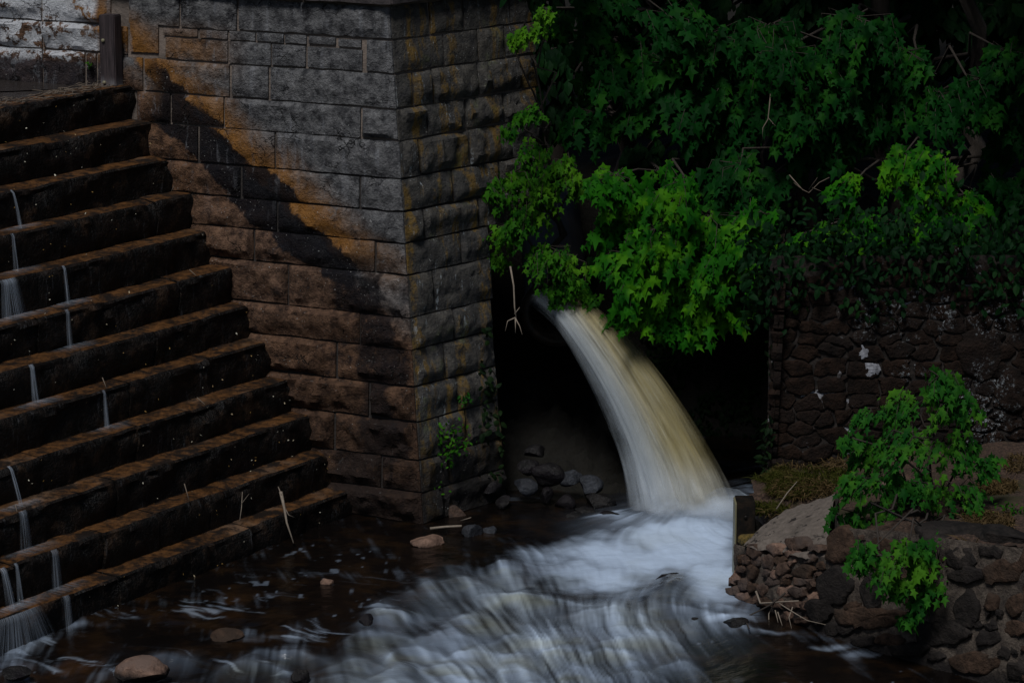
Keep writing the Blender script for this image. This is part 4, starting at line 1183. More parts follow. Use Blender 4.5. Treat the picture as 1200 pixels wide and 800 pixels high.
# ------------------------------------------------------------------ leaves
MAPLE = np.array([(0, 0), (-0.06, 0.30), (0.20, 0.20), (0.44, 0.52), (0.52, 0.19), (1.0, 0.0), (0.52, -0.19), (0.44, -0.52), (0.20, -0.20), (-0.06, -0.30), (0.34, 0.0)])
MAPLE = MAPLE * [1.0, 0.82]
MAPLE_F = [(10, i, (i + 1) % 10) for i in range(10)]
OVAL = np.array([(0, 0), (0.28, 0.27), (0.68, 0.22), (1.0, 0.0), (0.68, -0.22), (0.28, -0.27), (0.5, 0.0)])
OVAL_F = [(6, i, (i + 1) % 6) for i in range(6)]
def leaf_mesh(name, P, Dr, Nr, S, mat, parent=None, kind=MAPLE, faces=MAPLE_F, fold=0.28, droop=0.30):
    P, Dr, Nr, S = map(np.asarray, (P, Dr, Nr, S))
    Dr = Dr / np.linalg.norm(Dr, axis=1, keepdims=True)
    Nr = Nr - (Nr * Dr).sum(1, keepdims=True) * Dr; Nr /= np.linalg.norm(Nr, axis=1, keepdims=True) + 1e-9
    Sd = np.cross(Nr, Dr)
    a, b = kind[:, 0], kind[:, 1]; c = -fold * np.abs(b) - droop * a * a
    V = P[:, None] + S[:, None, None] * (a[None, :, None] * Dr[:, None] + b[None, :, None] * Sd[:, None] + c[None, :, None] * Nr[:, None])
    n, k = len(P), len(kind)
    Fc = (np.array(faces)[None] + (np.arange(n) * k)[:, None, None]).reshape(-1, 3)
    V = V.reshape(-1, 3)
    if parent is not None and parent.type == 'EMPTY': V = V - np.array(parent.location)
    return mesh_np(name, V, Fc, mat, parent, False)
UP = np.array([0, 0, 1.0])
def sprays(rg, c, R, n_tw, out, leaf=0.12, per=10, hang=0.40, spread=0.62, flat=0.55):
    """Leafy shoots of one bough: leaves in pairs along drooping twigs. Returns leaf rows and twig lines."""
    P, Dv, Nv, S, TW = [], [], [], [], []
    out = np.array(out, float); out /= np.linalg.norm(out)
    wind = np.array([rg.normal(0, 0.8), -0.35, -0.45 - 0.3 * rg.random()]); wind /= np.linalg.norm(wind)
    for _ in range(n_tw):
        o = rg.normal(0, 1, 3); o /= np.linalg.norm(o); st = np.array(c) + o * R * rg.uniform(0.05, 0.80) * np.array([1, 1, flat])
        d = out * 0.5 + wind * 0.7 + rg.normal(0, spread * 0.75, 3) * np.array([1, 0.9, 0.5]) - UP * hang; d /= np.linalg.norm(d)
        L = R * rg.uniform(0.5, 1.05); sd = np.cross(d, UP); sd /= np.linalg.norm(sd) + 1e-9
        line = []
        for i in range(per):
            t = (i + 0.5) / per
            p = st + d * L * t - UP * (0.30 * L * t * t); line.append(p)
            for sgn in (1, -1):
                if rg.random() < 0.12: continue
                q = p + rg.normal(0, 0.03, 3)
                ld = d * rg.uniform(0.4, 0.9) + wind * 0.55 + sd * sgn * rg.uniform(0.35, 0.9) - UP * rg.uniform(0.15, 0.75) + rg.normal(0, 0.18, 3)
                P.append(q); Dv.append(ld); Nv.append(UP * 0.9 + out * 0.55 + rg.normal(0, 0.28, 3)); S.append(leaf * rg.uniform(0.4, 1.5) * (1 - 0.35 * t))
        TW.append((st, line[len(line) // 2], line[-1]))
    return P, Dv, Nv, S, TW
def limb(J, rg, a, b, r0, r1, n=6, sag=0.12, jit=0.05):
    a, b = np.array(a, float), np.array(b, float); L = np.linalg.norm(b - a)
    pts = []
    for i in range(n + 1):
        t = i / n
        p = a * (1 - t) + b * t + UP * (sag * L * math.sin(math.pi * t)) + (rg.normal(0, jit * L / n, 3) if 0 < i < n else 0)
        pts.append(p)
    J.tube(pts, [r0 + (r1 - r0) * i / n for i in range(n + 1)], 6)
    return pts
def tree(name, label, cat, base, top, clumps, mat, seed, n_tw=16, leaf=0.12, per=10, out=(-0.35, -1, 0), r0=0.16, group=None, kind=MAPLE, faces=MAPLE_F, hang=0.4, twigs=True):
    rg = np.random.default_rng(seed)
    root = thing(name, label, cat, tuple(base), group)
    J = Join(); base = np.array(base, float); top = np.array(top, float)
    trunk = limb(J, rg, base - UP * 0.3, top, r0, r0 * 0.45, 8, 0.0, 0.25)
    P, Dv, Nv, S = [], [], [], []
    for c, R in clumps:
        c = np.array(c)
        # each bough leaves the trunk a little below its own height
        zz = np.clip((c[2] - 0.35 - base[2]) / max(top[2] - base[2], 0.1), 0.12, 0.98)
        f = zz * 8; i = min(int(f), 7); fr = trunk[i] * (1 - (f - i)) + trunk[i + 1] * (f - i)
        limb(J, rg, fr, c, max(0.014, r0 * 0.22), 0.008, 6, 0.08, 0.35)
        o = np.array(out) * 0.7 + (c - base) * np.array([0.35, 0.35, 0]) / (np.linalg.norm((c - base)[:2]) + 0.1)
        p, d, nn, s, tw = sprays(rg, c, R, max(4, int(n_tw * (R / 0.5) ** 1.5)), o, leaf, per, hang)
        P += p; Dv += d; Nv += nn; S += s
        if twigs:
            for l in tw: J.tube([c, l[0], l[1], l[2]], [0.007, 0.005, 0.004, 0.002], 3)
    J.build('trunk', M['bark'], root)
    cr = leaf_mesh('crown', P, Dv, Nv, S, M[mat], root, kind, faces)
    return root
def px_clumps(lst, y, rs, dy=0.35, k=1.0):
    r = np.random.default_rng(rs)
    return [(ony(a, b, y + r.uniform(-dy, dy)), c * 0.0122 * k) for a, b, c in lst]
CL_A = [(722, 205, 30), (757, 228, 40), (798, 212, 42), (722, 250, 32), (768, 268, 44), (828, 250, 48), (868, 240, 42), (745, 298, 32), (790, 305, 48), (842, 300, 46), (882, 278, 36), (762, 345, 36), (812, 350, 40), (852, 345, 30), (832, 372, 20), (775, 372, 24), (740, 335, 22), (895, 250, 24)]
CL_B = [(640, 14, 22), (684, 22, 34), (728, 48, 46), (700, 78, 34), (778, 72, 50), (828, 42, 52), (758, 120, 30), (700, 132, 36), (822, 112, 50), (872, 82, 46), (872, 132, 42), (780, 15, 50), (850, 160, 34), (700, -10, 40)]
CL_C = [(918, 60, 44), (958, 88, 50), (1002, 70, 44), (1030, 112, 42), (928, 122, 34), (982, 138, 38), (1062, 60, 36), (868, 192, 36), (900, 30, 44), (1000, 20, 50), (905, 205, 28), (940, 170, 30), (1102, 110, 40), (1150, 92, 40), (1180, 60, 40), (1180, 140, 32), (1215, 200, 40), (1165, 215, 40), (1150, 290, 30), (1190, 280, 34), (1120, 320, 20)]
CL_D = [(1060, 180, 44), (1102, 190, 40), (1130, 228, 30), (1058, 268, 36), (1012, 258, 38), (962, 268, 28), (1092, 278, 40), (1122, 250, 34), (1030, 292, 26), (1068, 232, 26), (940, 274, 16), (1000, 215, 26), (1000, 306, 14)]
CL_S = [(572, 216, 22), (602, 202, 26), (640, 202, 32), (622, 238, 32), (662, 190, 24), (600, 262, 28), (640, 288, 32), (668, 300, 28), (660, 328, 22), (592, 300, 18), (680, 335, 16), (695, 350, 8), (655, 345, 12), (628, 170, 22), (680, 212, 16), (556, 222, 10)]
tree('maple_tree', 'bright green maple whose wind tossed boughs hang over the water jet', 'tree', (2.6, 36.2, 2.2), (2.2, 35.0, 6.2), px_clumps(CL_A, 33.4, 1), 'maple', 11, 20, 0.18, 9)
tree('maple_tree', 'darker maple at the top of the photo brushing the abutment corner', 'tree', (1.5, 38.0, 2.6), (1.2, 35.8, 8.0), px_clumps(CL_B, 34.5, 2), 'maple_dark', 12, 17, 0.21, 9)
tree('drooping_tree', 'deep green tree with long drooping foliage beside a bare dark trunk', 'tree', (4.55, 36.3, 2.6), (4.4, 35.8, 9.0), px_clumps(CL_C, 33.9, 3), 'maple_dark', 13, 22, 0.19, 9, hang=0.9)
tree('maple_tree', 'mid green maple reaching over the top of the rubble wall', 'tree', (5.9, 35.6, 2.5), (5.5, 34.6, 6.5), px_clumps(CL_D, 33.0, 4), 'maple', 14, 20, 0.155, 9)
CL_T = [(612, 132, 13), (628, 128, 10), (600, 150, 9), (625, 32, 14), (606, 42, 8), (640, 10, 14)]
tree('leafy_shrub', 'leafy bush growing against the shaded side of the abutment above the jet', 'bush', (0.55, 34.6, 2.2), (0.4, 34.0, 4.3), px_clumps(CL_S, 33.75, 5, 0.15) + px_clumps(CL_T, 33.0, 6, 0.1), 'shrub', 15, 26, 0.10, 8, out=(-0.4, -1, 0), r0=0.05)
# dark wood behind, and unseen crowns added above to shade the hollow
def back_tree(label, x, y, z0, h, R, n, mat, seed, spread=(1.9, 1.2)):
    rg = np.random.default_rng(seed); cl = []
    for _ in range(n):
        o = rg.normal(0, 1, 3); o /= np.linalg.norm(o); o *= rg.uniform(0.45, 1.0)
        cl.append((np.array([x, y, z0 + h * 0.60]) + o * np.array([spread[0], spread[1], h * 0.42]), R * rg.uniform(0.75, 1.2)))
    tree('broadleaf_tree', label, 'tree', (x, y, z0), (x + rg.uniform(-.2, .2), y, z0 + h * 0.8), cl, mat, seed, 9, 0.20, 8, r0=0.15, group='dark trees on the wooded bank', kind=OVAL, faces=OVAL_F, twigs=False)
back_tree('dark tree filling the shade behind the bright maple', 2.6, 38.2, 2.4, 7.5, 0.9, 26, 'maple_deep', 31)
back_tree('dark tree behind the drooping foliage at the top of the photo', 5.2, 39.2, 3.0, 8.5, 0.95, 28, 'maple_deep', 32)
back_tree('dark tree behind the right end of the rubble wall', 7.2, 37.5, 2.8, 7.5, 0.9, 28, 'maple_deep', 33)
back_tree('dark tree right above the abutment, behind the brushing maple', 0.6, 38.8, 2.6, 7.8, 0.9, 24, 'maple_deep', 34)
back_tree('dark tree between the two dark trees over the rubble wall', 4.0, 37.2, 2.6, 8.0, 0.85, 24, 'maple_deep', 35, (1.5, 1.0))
def shade_canopy():
    rg = np.random.default_rng(77); cl = []
    for a, b, r in [(820, 0, 60), (880, 10, 60), (940, -10, 60), (1080, 10, 60), (1140, 20, 60), (1195, 10, 60), (760, 170, 44), (900, 250, 40), (690, 300, 30), (640, 60, 40), (660, 120, 36), (610, 90, 26)]:
        cl.append((ony(a, b, 36.2), r * 0.013))
    for _ in range(58):
        cl.append((np.array([rg.uniform(0.2, 8.5), rg.uniform(33.4, 38.5), rg.uniform(6.7, 10.5)]), rg.uniform(0.7, 1.0)))
    for _ in range(46):  # out of view, added to shade the upper right boughs and rubble wall
        cl.append((np.array([rg.uniform(5.3, 9.5), rg.uniform(30.6, 34.2), rg.uniform(7.0, 9.6)]), rg.uniform(0.7, 1.0)))
    tree('broadleaf_tree', 'tall tree with an unseen high crown added to shade the hollow from above', 'tree', (3.4, 39.8, 3.0), (3.4, 38.0, 10.0), cl, 'maple_deep', 78, 9, 0.24, 8, r0=0.22, group='dark trees on the wooded bank', kind=OVAL, faces=OVAL_F, twigs=False)
shade_canopy()
# sapling on the ledge
CL_G = [(1100, 440, 30), (1062, 468, 34), (1118, 470, 30), (1020, 478, 20), (1022, 520, 32), (1070, 512, 36), (1122, 515, 30), (1150, 540, 22), (1012, 560, 26), (1045, 552, 26), (1000, 600, 26), (1040, 598, 30), (1080, 565, 28), (1060, 628, 30), (1020, 630, 24), (1085, 610, 22), (1125, 570, 26), (995, 512, 12), (1135, 600, 16)]
CL_G2 = [(1008, 640, 20), (1038, 652, 24), (1066, 634, 22), (1050, 674, 16), (1075, 655, 18), (1085, 680, 17), (1080, 702, 12), (1062, 722, 6)]
tree('maple_sapling', 'green sapling rooted on the ledge, leaves spilling over the low wall', 'sapling', ony(1085, 598, 29.2), ony(1100, 455, 29.6), px_clumps(CL_G, 28.9, 8, 0.45, 0.85) + px_clumps(CL_G2, 27.25, 9, 0.1), 'sapling', 16, 26, 0.115, 7, r0=0.025, hang=0.5)

# ------------------------------------------------------------------ looking up surfaces seen in a pixel column
bpy.context.view_layer.update()
DG = bpy.context.evaluated_depsgraph_get()
def seen(px, py, only=None):
    d = Vector(ray(px, py)).normalized(); o = Vector(CAM)
    for _ in range(60):
        ok, p, n, i, ob, mx = SC.ray_cast(DG, o, d)
        if not ok: return None
        if only is None or any(ob.name.startswith(k) for k in only): return np.array(p), np.array(n), ob
        o = p + d * 0.004
    return None
def ground_leaves(name, label, cat, regs, n, mat, leaf, only, seed, kind=OVAL, faces=OVAL_F, lift=0.05, stuff=True, face_n=0.6):
    rg = np.random.default_rng(seed); P, Dv, Nv, S = [], [], [], []
    for (x0, x1, y0, y1, wgt) in regs:
        for _ in range(int(n * wgt)):
            px, py = rg.uniform(x0, x1), rg.uniform(y0, y1)
            if fbm(px * 0.03, py * 0.04, 0, seed) < 0.42: continue
            h = seen(px, py, only)
            if h is None: continue
            p, nn, _o = h
            P.append(p + nn * rg.uniform(0.01, lift)); Dv.append(rg.normal(0, 1, 3) - UP * 0.9 + nn * 0.3); Nv.append(nn * face_n + np.array([-0.3, -0.5, 0.6]) + rg.normal(0, 0.3, 3)); S.append(leaf * rg.uniform(0.6, 1.3))
    o = leaf_mesh(name, P, Dv, Nv, S, M[mat], None, kind, faces)
    return tag(o, label, cat, kind='stuff' if stuff else None)
ground_leaves('bank_ground_cover', 'dark leaves covering the shaded bank behind the water jet', 'ground cover', [(700, 905, 370, 575, 1.0), (560, 720, 380, 560, 0.25), (860, 900, 300, 560, 0.2)], 2600, 'ivy', 0.10, ('hillside', 'stone'), 51)
def undergrowth():
    rg = np.random.default_rng(88); P, Dv, Nv, S = [], [], [], []
    for _ in range(5200):
        t = rg.uniform(-0.3, 7.0); z = 3.25 + abs(rg.normal(0, 0.35)) - 0.55 * rg.random() * (0.3 + fbm(t * 1.6, 1.0, 0, 3)) * 1.6
        P.append(FW.P(t, z, rg.uniform(-0.5, 0.22))); Dv.append(rg.normal(0, 1, 3) + np.array([-0.2, -0.7, -0.9])); Nv.append(np.array([-0.3, -0.7, 0.8]) + rg.normal(0, 0.35, 3)); S.append(rg.uniform(0.06, 0.14))
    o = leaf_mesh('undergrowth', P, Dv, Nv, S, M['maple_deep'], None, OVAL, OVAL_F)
    tag(o, 'dark undergrowth spilling over the top of the rubble wall', 'undergrowth', kind='stuff')
undergrowth()
# weeds in the joints
def weed(name, label, cat, anchor, n, size, leaf, mat, seed, sq=(1, 0.6, 1)):
    rg = np.random.default_rng(seed); a = np.array(anchor)
    root = thing(name, label, cat, tuple(a)); J = Join(); P, Dv, Nv, S = [], [], [], []
    for i in range(max(4, n // 6)):
        e = a + rg.normal(0, 0.5, 3) * size * np.array(sq) + np.array([-0.03, -0.08, 0.0])
        J.tube([a, (a + e) / 2 + np.array([0, -0.04, 0.03]), e], [0.006, 0.004, 0.002], 3)
        for _ in range(6):
            P.append(e + rg.normal(0, 0.28, 3) * size * np.array(sq)); Dv.append(rg.normal(0, 1, 3) + np.array([-0.1, -0.4, -0.3])); Nv.append(np.array([-0.3, -0.6, 0.9]) + rg.normal(0, 0.3, 3)); S.append(leaf * rg.uniform(0.6, 1.2))
    J.build('stem', M['bark'], root)
    leaf_mesh('leaves', P, Dv, Nv, S, M[mat], root, OVAL, OVAL_F)
pa = lambda px, py, o=0.06: FR.P(*FR.hit(px, py), o)
weed('weed', 'bright leafy weed hanging from a joint low on the abutment side', 'weed', pa(526, 518), 150, 0.24, 0.062, 'shrub', 61, (1.0, 0.6, 0.95))
weed('weed', 'few green leaves sprouting just above the bright leafy weed', 'weed', pa(545, 468), 14, 0.07, 0.07, 'sapling', 62)
weed('weed', 'tiny green tuft in the limewashed wall by the pool', 'weed', FL.P(*FL.hit(111, 74), 0.04), 14, 0.04, 0.035, 'shrub', 63)
weed('weed', 'small green sprig growing from the low wall just above the stream', 'weed', FM.P(*FM.hit(1062, 724), 0.05), 16, 0.06, 0.06, 'sapling', 64)
lz = lambda px, py: (seen(px, py, ('bank_ledge', 'mortar', 'stone'))[0])
weed('weed', 'round green clump among brown needles at the photo edge', 'weed', lz(1192, 598), 60, 0.13, 0.05, 'shrub', 65)
weed('weed', 'low green weed along the ledge rim right of the sapling', 'weed', lz(1150, 600), 60, 0.18, 0.05, 'shrub', 66, (1.4, 0.6, 0.4))
weed('weed', 'thin trailing weed down the low wall right of the sapling leaves', 'weed', FM.P(*FM.hit(1104, 655), 0.06), 50, 0.2, 0.04, 'sapling', 67, (0.4, 0.3, 1.2))
# grass
def grass(name, label, regs, n, mat, seed, L=0.13, only=('bank_ledge',)):
    rg = np.random.default_rng(seed); V = []; Fc = []
    for (cx, cy, rx, ry, wgt) in regs:
        for _ in range(int(n * wgt)):
            a, r = rg.uniform(0, 6.283), math.sqrt(rg.random())
            h = seen(cx + rx * r * math.cos(a), cy + ry * r * math.sin(a), only)
            if h is None: continue
            p = h[0]; l = L * rg.uniform(0.5, 1.3); d = rg.normal(0, 0.6, 3) + np.array([-0.5, -0.5, 0]); d[2] = rg.uniform(0.5, 1.3); d /= np.linalg.norm(d)
            sd = np.cross(d, rg.normal(0, 1, 3)); sd /= np.linalg.norm(sd); sd *= 0.006
            q1 = p + d * l * 0.5; q2 = p + d * l * 0.85 - UP * l * rg.uniform(0.05, 0.55) + np.array([d[0], d[1], 0]) * l * 0.4
            k = len(V); V += [p - sd, p + sd, q1 + sd * 0.8, q1 - sd * 0.8, q2]; Fc += [(k, k + 1, k + 2, k + 3), (k + 3, k + 2, k + 4)]
    o = mesh_np(name, V, Fc, M[mat], None, False)
    return tag(o, label, 'grass', kind='stuff')
grass('grass', 'green grass on the ledge corner beside the rubble wall', [(905, 556, 26, 10, 1), (930, 572, 30, 14, 1.1), (965, 560, 40, 12, 0.8), (900, 600, 26, 10, 0.8)], 900, 'grass', 71)
grass('dry_grass', 'tawny dry grass lying over the ledge between the stones', [(940, 575, 40, 12, 1), (905, 612, 30, 12, 0.8), (960, 545, 40, 8, 0.5), (1170, 572, 22, 8, 1), (1160, 612, 30, 10, 0.7), (1120, 640, 26, 8, 0.3), (1195, 545, 20, 10, 0.3)], 700, 'dry_grass', 72, 0.15)
# ------------------------------------------------------------------ loose rocks in and by the water
def wrock(px, py, wpx, hpx, mat, label, seed, rz=0.0, z=0.0, cuts=7, zs=None, dep=None, tilt=0.0, group=None, sub=3):
    p = onz(px, py, z); s = p[1] / FPX
    w = wpx * s / 2; h = hpx * s / 2
    return rock('boulder' if wpx > 34 else 'stone', label, tuple(p + np.array([0, (dep or w * 0.8) * 0.4, h * 0.15])), (w, dep or w * 0.85, zs or h * 1.05), seed, mat, rz, 'rock', group, sub, cuts, tilt)
wrock(533, 605, 31, 22, 'russet', 'grey brown stone at the foot of the abutment corner', 301, 0.4)
wrock(499, 638, 44, 14, 'brown', 'flat tan stone lying in dark water below the corner', 302, 0.2, zs=0.10)
wrock(553, 627, 32, 24, 'slate', 'blue grey tilted stone right of the flat tan stone', 303, -0.5)
wrock(573, 624, 24, 10, 'slate', 'low dark slab just behind the blue grey tilted stone', 304, 0.3, zs=0.07)
wrock(172, 790, 84, 22, 'brown', 'long flat reddish stone near the bottom edge of the photo', 305, 0.15, z=-0.02, zs=0.13, dep=0.26)
wrock(432, 732, 26, 22, 'dark', 'small black stone with foam running round it', 306, 0.1, z=-0.03)
wrock(383, 684, 17, 9, 'brown', 'small brown stone tip showing in the quiet water', 307, 0.1, zs=0.07)
wrock(787, 692, 48, 34, 'dark', 'dark rounded boulder half veiled by foam below the jet', 308, 0.3, z=-0.13, cuts=3)
wrock(862, 737, 40, 28, 'dark', 'black peaked boulder at the foam edge by the low wall', 309, 0.5, z=-0.06)
wrock(820, 733, 36, 16, 'dark', 'low black rock left of the peaked boulder', 310, 0.2, z=-0.08)
wrock(352, 795, 26, 18, 'dark', 'dark wet stone at the bottom edge among ripples', 311, 0.9, z=-0.08)
wrock(20, 792, 50, 12, 'dark', 'dark stone under thin water in the photo corner', 312, 0.1, z=-0.06, zs=0.06)
wrock(265, 748, 44, 12, 'umber', 'brown shoal stone just breaking the ripples', 313, 0.1, z=-0.05, zs=0.08)
rg = np.random.default_rng(9)
HEAP = [(614, 570, 20, 15), (640, 556, 26, 20), (640, 580, 16, 14), (668, 560, 20, 16), (662, 590, 18, 16), (702, 588, 32, 16), (684, 600, 18, 12), (605, 598, 22, 14), (620, 548, 18, 14), (730, 582, 20, 18), (590, 588, 16, 12), (655, 540, 22, 16), (690, 568, 20, 16), (580, 605, 22, 9), (715, 605, 20, 10), (637, 601, 24, 9), (672, 605, 16, 8), (600, 560, 16, 13), (575, 570, 18, 14), (710, 560, 22, 18), (628, 530, 18, 12), (680, 535, 24, 16)]
WHERE = ['flat toped', 'broken', 'slabby', 'wedge shaped', 'squat', 'angular', 'blocky', 'thin', 'rounded', 'ragged', 'tilted']
for i, (a, b, w_, h_) in enumerate(HEAP[::2] + HEAP[1:6:2]):
    # stones of the heap rise towards the back of the hollow
    zz = 0.0 if b > 595 else (595 - b) * 0.008
    p = onz(a, b, zz); s = p[1] / FPX
    rock('stone', 'wet broken stone in the heap on the dark bank left of the jet', tuple(p), (w_ * s / 2 * 1.9, w_ * s / 2 * 1.3, h_ * s / 2 * 1.5), 330 + i, 'slate' if i % 6 == 0 else 'dark', rg.uniform(0, 3), 'rock', 'broken stones heaped in the hollow', 3, 6, rg.uniform(-.6, .6))
# earth bank the heap lies on
def heap_bank():
    xs = np.arange(-0.9, 2.0, 0.05); ys = np.arange(32.9, 36.6, 0.05); X, Y = np.meshgrid(xs, ys, indexing='ij')
    Z = -0.28 + np.clip((Y - 33.0) * 0.42, 0, 1.2) * sstep(2.0, 1.2, X) + np.abs(fbm(X * 3.5, Y * 3.5, 0, 5) - 0.5) * 0.8 - 0.12 + (fbm(X * 12, Y * 12, 0, 6) - 0.5) * 0.12
    o = mesh_np('stony_bank', np.stack([X, Y, Z], -1).reshape(-1, 3), grid_faces(len(xs), len(ys)), M['earth'], None, True); tag(o, kind='structure')
heap_bank()
# mossy stone and blocks behind the iron plate
rock('boulder', 'dark squarish block topped with grass behind the iron plate', tuple(ony(905, 582, 31.2) - UP * 0.12), (0.30, 0.34, 0.26), 361, 'umber', 0.2, 'rock')
rock('stone', 'moss covered stone beside the iron plate, above the small reddish stones', tuple(ony(888, 628, 30.35) - UP * 0.02), (0.24, 0.26, 0.10), 362, 'moss', 0.5, 'rock', None, 3, 4)
rock('boulder', 'black angular rock on the ledge rim behind the sapling leaves', tuple(ony(1110, 628, 27.9)), (0.42, 0.3, 0.2), 363, 'basalt', 0.4, 'rock')
rock('boulder', 'black rock with mossy top at the ledge rim near the photo edge', tuple(ony(1182, 632, 27.6)), (0.40, 0.35, 0.18), 364, 'basalt', 0.1, 'rock')
rock('stone', 'pale grey stone half hidden behind the sapling stem', tuple(ony(1052, 572, 30.0)), (0.26, 0.2, 0.16), 365, 'brown', 0.1, 'rock')
rock('stone', 'dark stone at the root of the sapling', tuple(ony(1066, 590, 29.2)), (0.14, 0.14, 0.12), 366, 'basalt', 0.7, 'rock')

# ------------------------------------------------------------------ driftwood and twigs
def stick(name, label, pts, r0, r1, mat, cat='twig', branches=(), group=None):
    pts = np.array(pts, float); root_loc = pts[0]
    J = Join(); J.tube(pts, np.linspace(r0, r1, len(pts)), 6)
    for b in branches: J.tube(np.array(b, float), np.linspace(r1 * 1.3, r1 * 0.4, len(b)), 5)
    J.V = [tuple(np.array(v) - root_loc) for v in J.V]
    o = J.build(name, M[mat], None); o.location = tuple(root_loc)
    return tag(o, label, cat, group)
n11 = nose_at(11, 331)
def rel(px, py, p0, toward=0.0):
    return ony(px, py, p0[1] - toward)
t0 = n11 - N_DIR * 0.04 + UP * 0.05
stick('dead_branch', 'pale forked dead branch hanging over the lowest step into the water', [rel(329, 576, n11, -0.03), rel(333, 594, n11, 0.06), rel(336, 612, n11, 0.12), rel(344, 636, n11, 0.22)], 0.020, 0.008, 'pale_wood', 'branch',
      [[rel(333, 594, n11, 0.06), rel(338, 603, n11, 0.05), rel(345, 606, n11, 0.03)], [rel(330, 580, n11, 0.0), rel(326, 570, n11, -0.05)]])
n10 = nose_at(10, 284)
stick('dead_twig', 'thin pale twig standing on the tread left of the forked dead branch', [rel(281, 610, n10, 0.26), rel(283, 595, n10, 0.2), rel(284, 576, n10, 0.12)], 0.006, 0.003, 'pale_wood', 'twig', [[rel(283, 590, n10, 0.2), rel(292, 578, n10, 0.15)]])
n4 = nose_at(2, 205)
stick('dead_twig', 'thin curved twig leaning on a riser beside the tall wall', [rel(200, 226, n4, 0.06), rel(207, 212, n4, 0.05), rel(213, 196, n4, 0.03)], 0.006, 0.003, 'pale_wood')
for q, (k, px, dx, dy, lab) in enumerate([(7, 125, 5, 14, 'short twig sticking from the tread below the middle of the flight'), (8, 240, 9, 9, 'short twig lying on a tread right of the middle of the flight'), (5, 230, 8, 8, 'pale bit of twig on a tread close to the tall wall'), (10, 222, 6, 22, 'leaning twig stub on the tread above the lowest step'), (9, 20, 2, 9, 'twig stub beside the blurred thread on the tenth step')]):
    nn = nose_at(k, px); a = to_px(*nn)
    stick('dead_twig', lab, [rel(a[0] - dx, a[1] - dy, nn, -0.03), rel(a[0], a[1] - 1, nn, 0.03)], 0.006, 0.004, 'twig')
stick('driftwood_stick', 'pale stick floating beside the stones at the corner foot', [onz(504, 619, 0.05), onz(522, 617, 0.07), onz(541, 616, 0.10)], 0.018, 0.014, 'pale_wood', 'stick')
stick('driftwood_stick', 'short grey stick across the blue grey tilted stone', [onz(540, 610, 0.12), onz(552, 606, 0.2)], 0.008, 0.004, 'pale_wood', 'stick')
mface = lambda px, py, o=0.1: FE.P(*FE.hit(px, py), o) if px < 965 else FM.P(*FM.hit(px, py), o)
stick('exposed_root', 'pale dead root splayed over the low wall near the foam', [mface(893, 692, .08), mface(900, 706, .1), mface(918, 705, .12), mface(926, 704, .14), mface(945, 703, .1)], 0.012, 0.006, 'pale_wood', 'root',
      [[mface(918, 705, .12), mface(915, 718, .16), mface(919, 730, .2), mface(924, 744, .22)], [mface(926, 706, .14), mface(940, 716, .12), mface(955, 726, .1), mface(975, 730, .1)], [mface(938, 710, .1), mface(937, 722, .14), mface(942, 735, .16)], [mface(921, 714, .14), mface(928, 728, .18)], [mface(924, 716, .14), mface(933, 732, .18)]])
stick('dead_branch', 'dark straight stick slanting from low wall down to the peaked boulder', [mface(929, 694, .1), mface(916, 708, .15), mface(899, 722, .3), onz(878, 736, 0.06)], 0.012, 0.008, 'bark', 'branch')
stick('dead_twig', 'forked pale twig on the low wall under the sapling leaves', [FM.P(*FM.hit(1030, 684), .12), FM.P(*FM.hit(1040, 678), .12), FM.P(*FM.hit(1050, 677), .12), FM.P(*FM.hit(1054, 660), .12)], 0.010, 0.005, 'twig', 'twig', [[FM.P(*FM.hit(1050, 677), .12), FM.P(*FM.hit(1051, 700), .1)], [FM.P(*FM.hit(1052, 680), .12), FM.P(*FM.hit(1064, 698), .1)]])
stick('dead_branch', 'thin bleached branch hanging beside the abutment under the bush', [ony(598, 312, 33.2), ony(602, 335, 33.15), ony(603, 360, 33.1), ony(605, 374, 33.1)], 0.012, 0.007, 'pale_wood', 'branch',
      [[ony(604, 372, 33.1), ony(595, 376, 33.1), ony(592, 388, 33.05)], [ony(604, 373, 33.1), ony(609, 382, 33.05), ony(612, 392, 33.0)], [ony(604, 372, 33.1), ony(604, 390, 33.05)], [ony(603, 368, 33.1), ony(609, 360, 33.1)]])
stick('dry_grass_stalk', 'tall dry stem leaning on the ledge behind the iron plate', [ony(910, 596, 30.6), ony(922, 578, 30.7), ony(934, 564, 30.8)], 0.008, 0.004, 'pale_wood', 'stem')
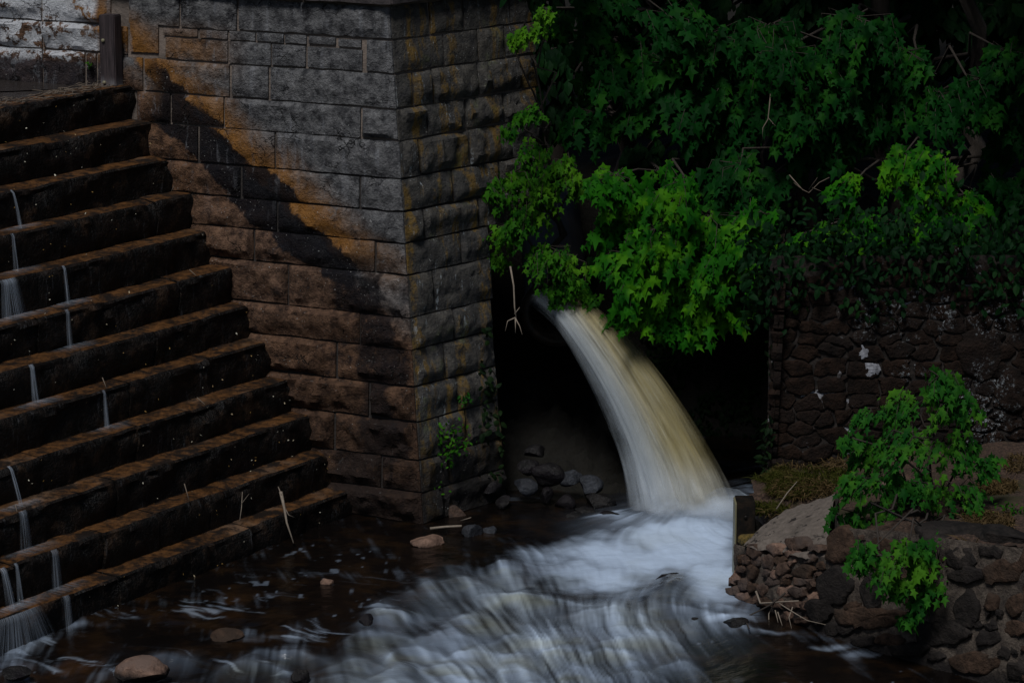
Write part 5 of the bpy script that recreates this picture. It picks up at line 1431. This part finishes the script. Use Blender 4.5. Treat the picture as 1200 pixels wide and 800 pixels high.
for px, lab in ((902, 'bare hanging twig in the gap between the maples'),):
    stick('bare_twig', lab, [ony(903, 110, 33.4), ony(900, 140, 33.3), ony(894, 150, 33.2), ony(893, 166, 33.2)], 0.008, 0.004, 'twig', 'twig', [[ony(900, 138, 33.3), ony(909, 148, 33.2)]])
stick('bare_twig', 'tangle of bare twigs in the dark gap above the rubble wall', [ony(925, 205, 33.3), ony(940, 222, 33.2), ony(948, 226, 33.2), ony(960, 214, 33.2), ony(972, 208, 33.2)], 0.007, 0.004, 'twig', 'twig', [[ony(940, 222, 33.2), ony(930, 214, 33.2)], [ony(948, 222, 33.2), ony(958, 208, 33.1)], [ony(952, 220, 33.2), ony(962, 224, 33.1)]])
# washed-up twigs along the crest; leaf specks caught on the steps
def crest_debris():
    J = Join(); r = np.random.default_rng(21)
    for _ in range(150):
        s = r.uniform(0.0, 2.7) if r.random() < 0.7 else r.uniform(0.0, 1.2)
        p = NOSE0[0] + S_DIR * s - N_DIR * r.uniform(-0.02, 0.40) + UP * r.uniform(0.005, 0.045)
        a = r.normal(0, 0.5) + math.atan2(S_DIR[1], S_DIR[0]); l = r.uniform(0.05, 0.26)
        d = np.array([math.cos(a), math.sin(a), r.normal(0, 0.12)]) * l
        J.tube([p - d / 2, p + r.normal(0, 0.008, 3), p + d / 2], [0.004, 0.005, 0.002], 4)
    o = J.build('twig_litter', M['twig'], None); tag(o, 'dry twigs and reeds washed up along the top step', 'twigs', kind='stuff')
    P, Dv, Nv, S = [], [], [], []
    for _ in range(420):
        k = r.integers(0, 12); s = r.uniform(0, 5.6); lo = r.random() < 0.85
        base = NOSE0[k] + S_DIR * s
        if fbm(s * 1.3, k * 2.0, 0, 8) < 0.47: continue
        if lo: p = base + N_DIR * 0.055 - UP * r.uniform(0.0, RISE); nn = N_DIR
        else: p = base - N_DIR * r.uniform(0, RUN) + UP * 0.02; nn = UP
        P.append(p); Dv.append(r.normal(0, 1, 3)); Nv.append(nn + r.normal(0, 0.4, 3)); S.append(r.uniform(0.012, 0.032))
    o = leaf_mesh('leaf_litter', P, Dv, Nv, S, M['speck'], None, OVAL, OVAL_F)
    tag(o, 'tiny yellow and white leaf specks stuck on the wet steps', 'leaf litter', kind='stuff')
crest_debris()
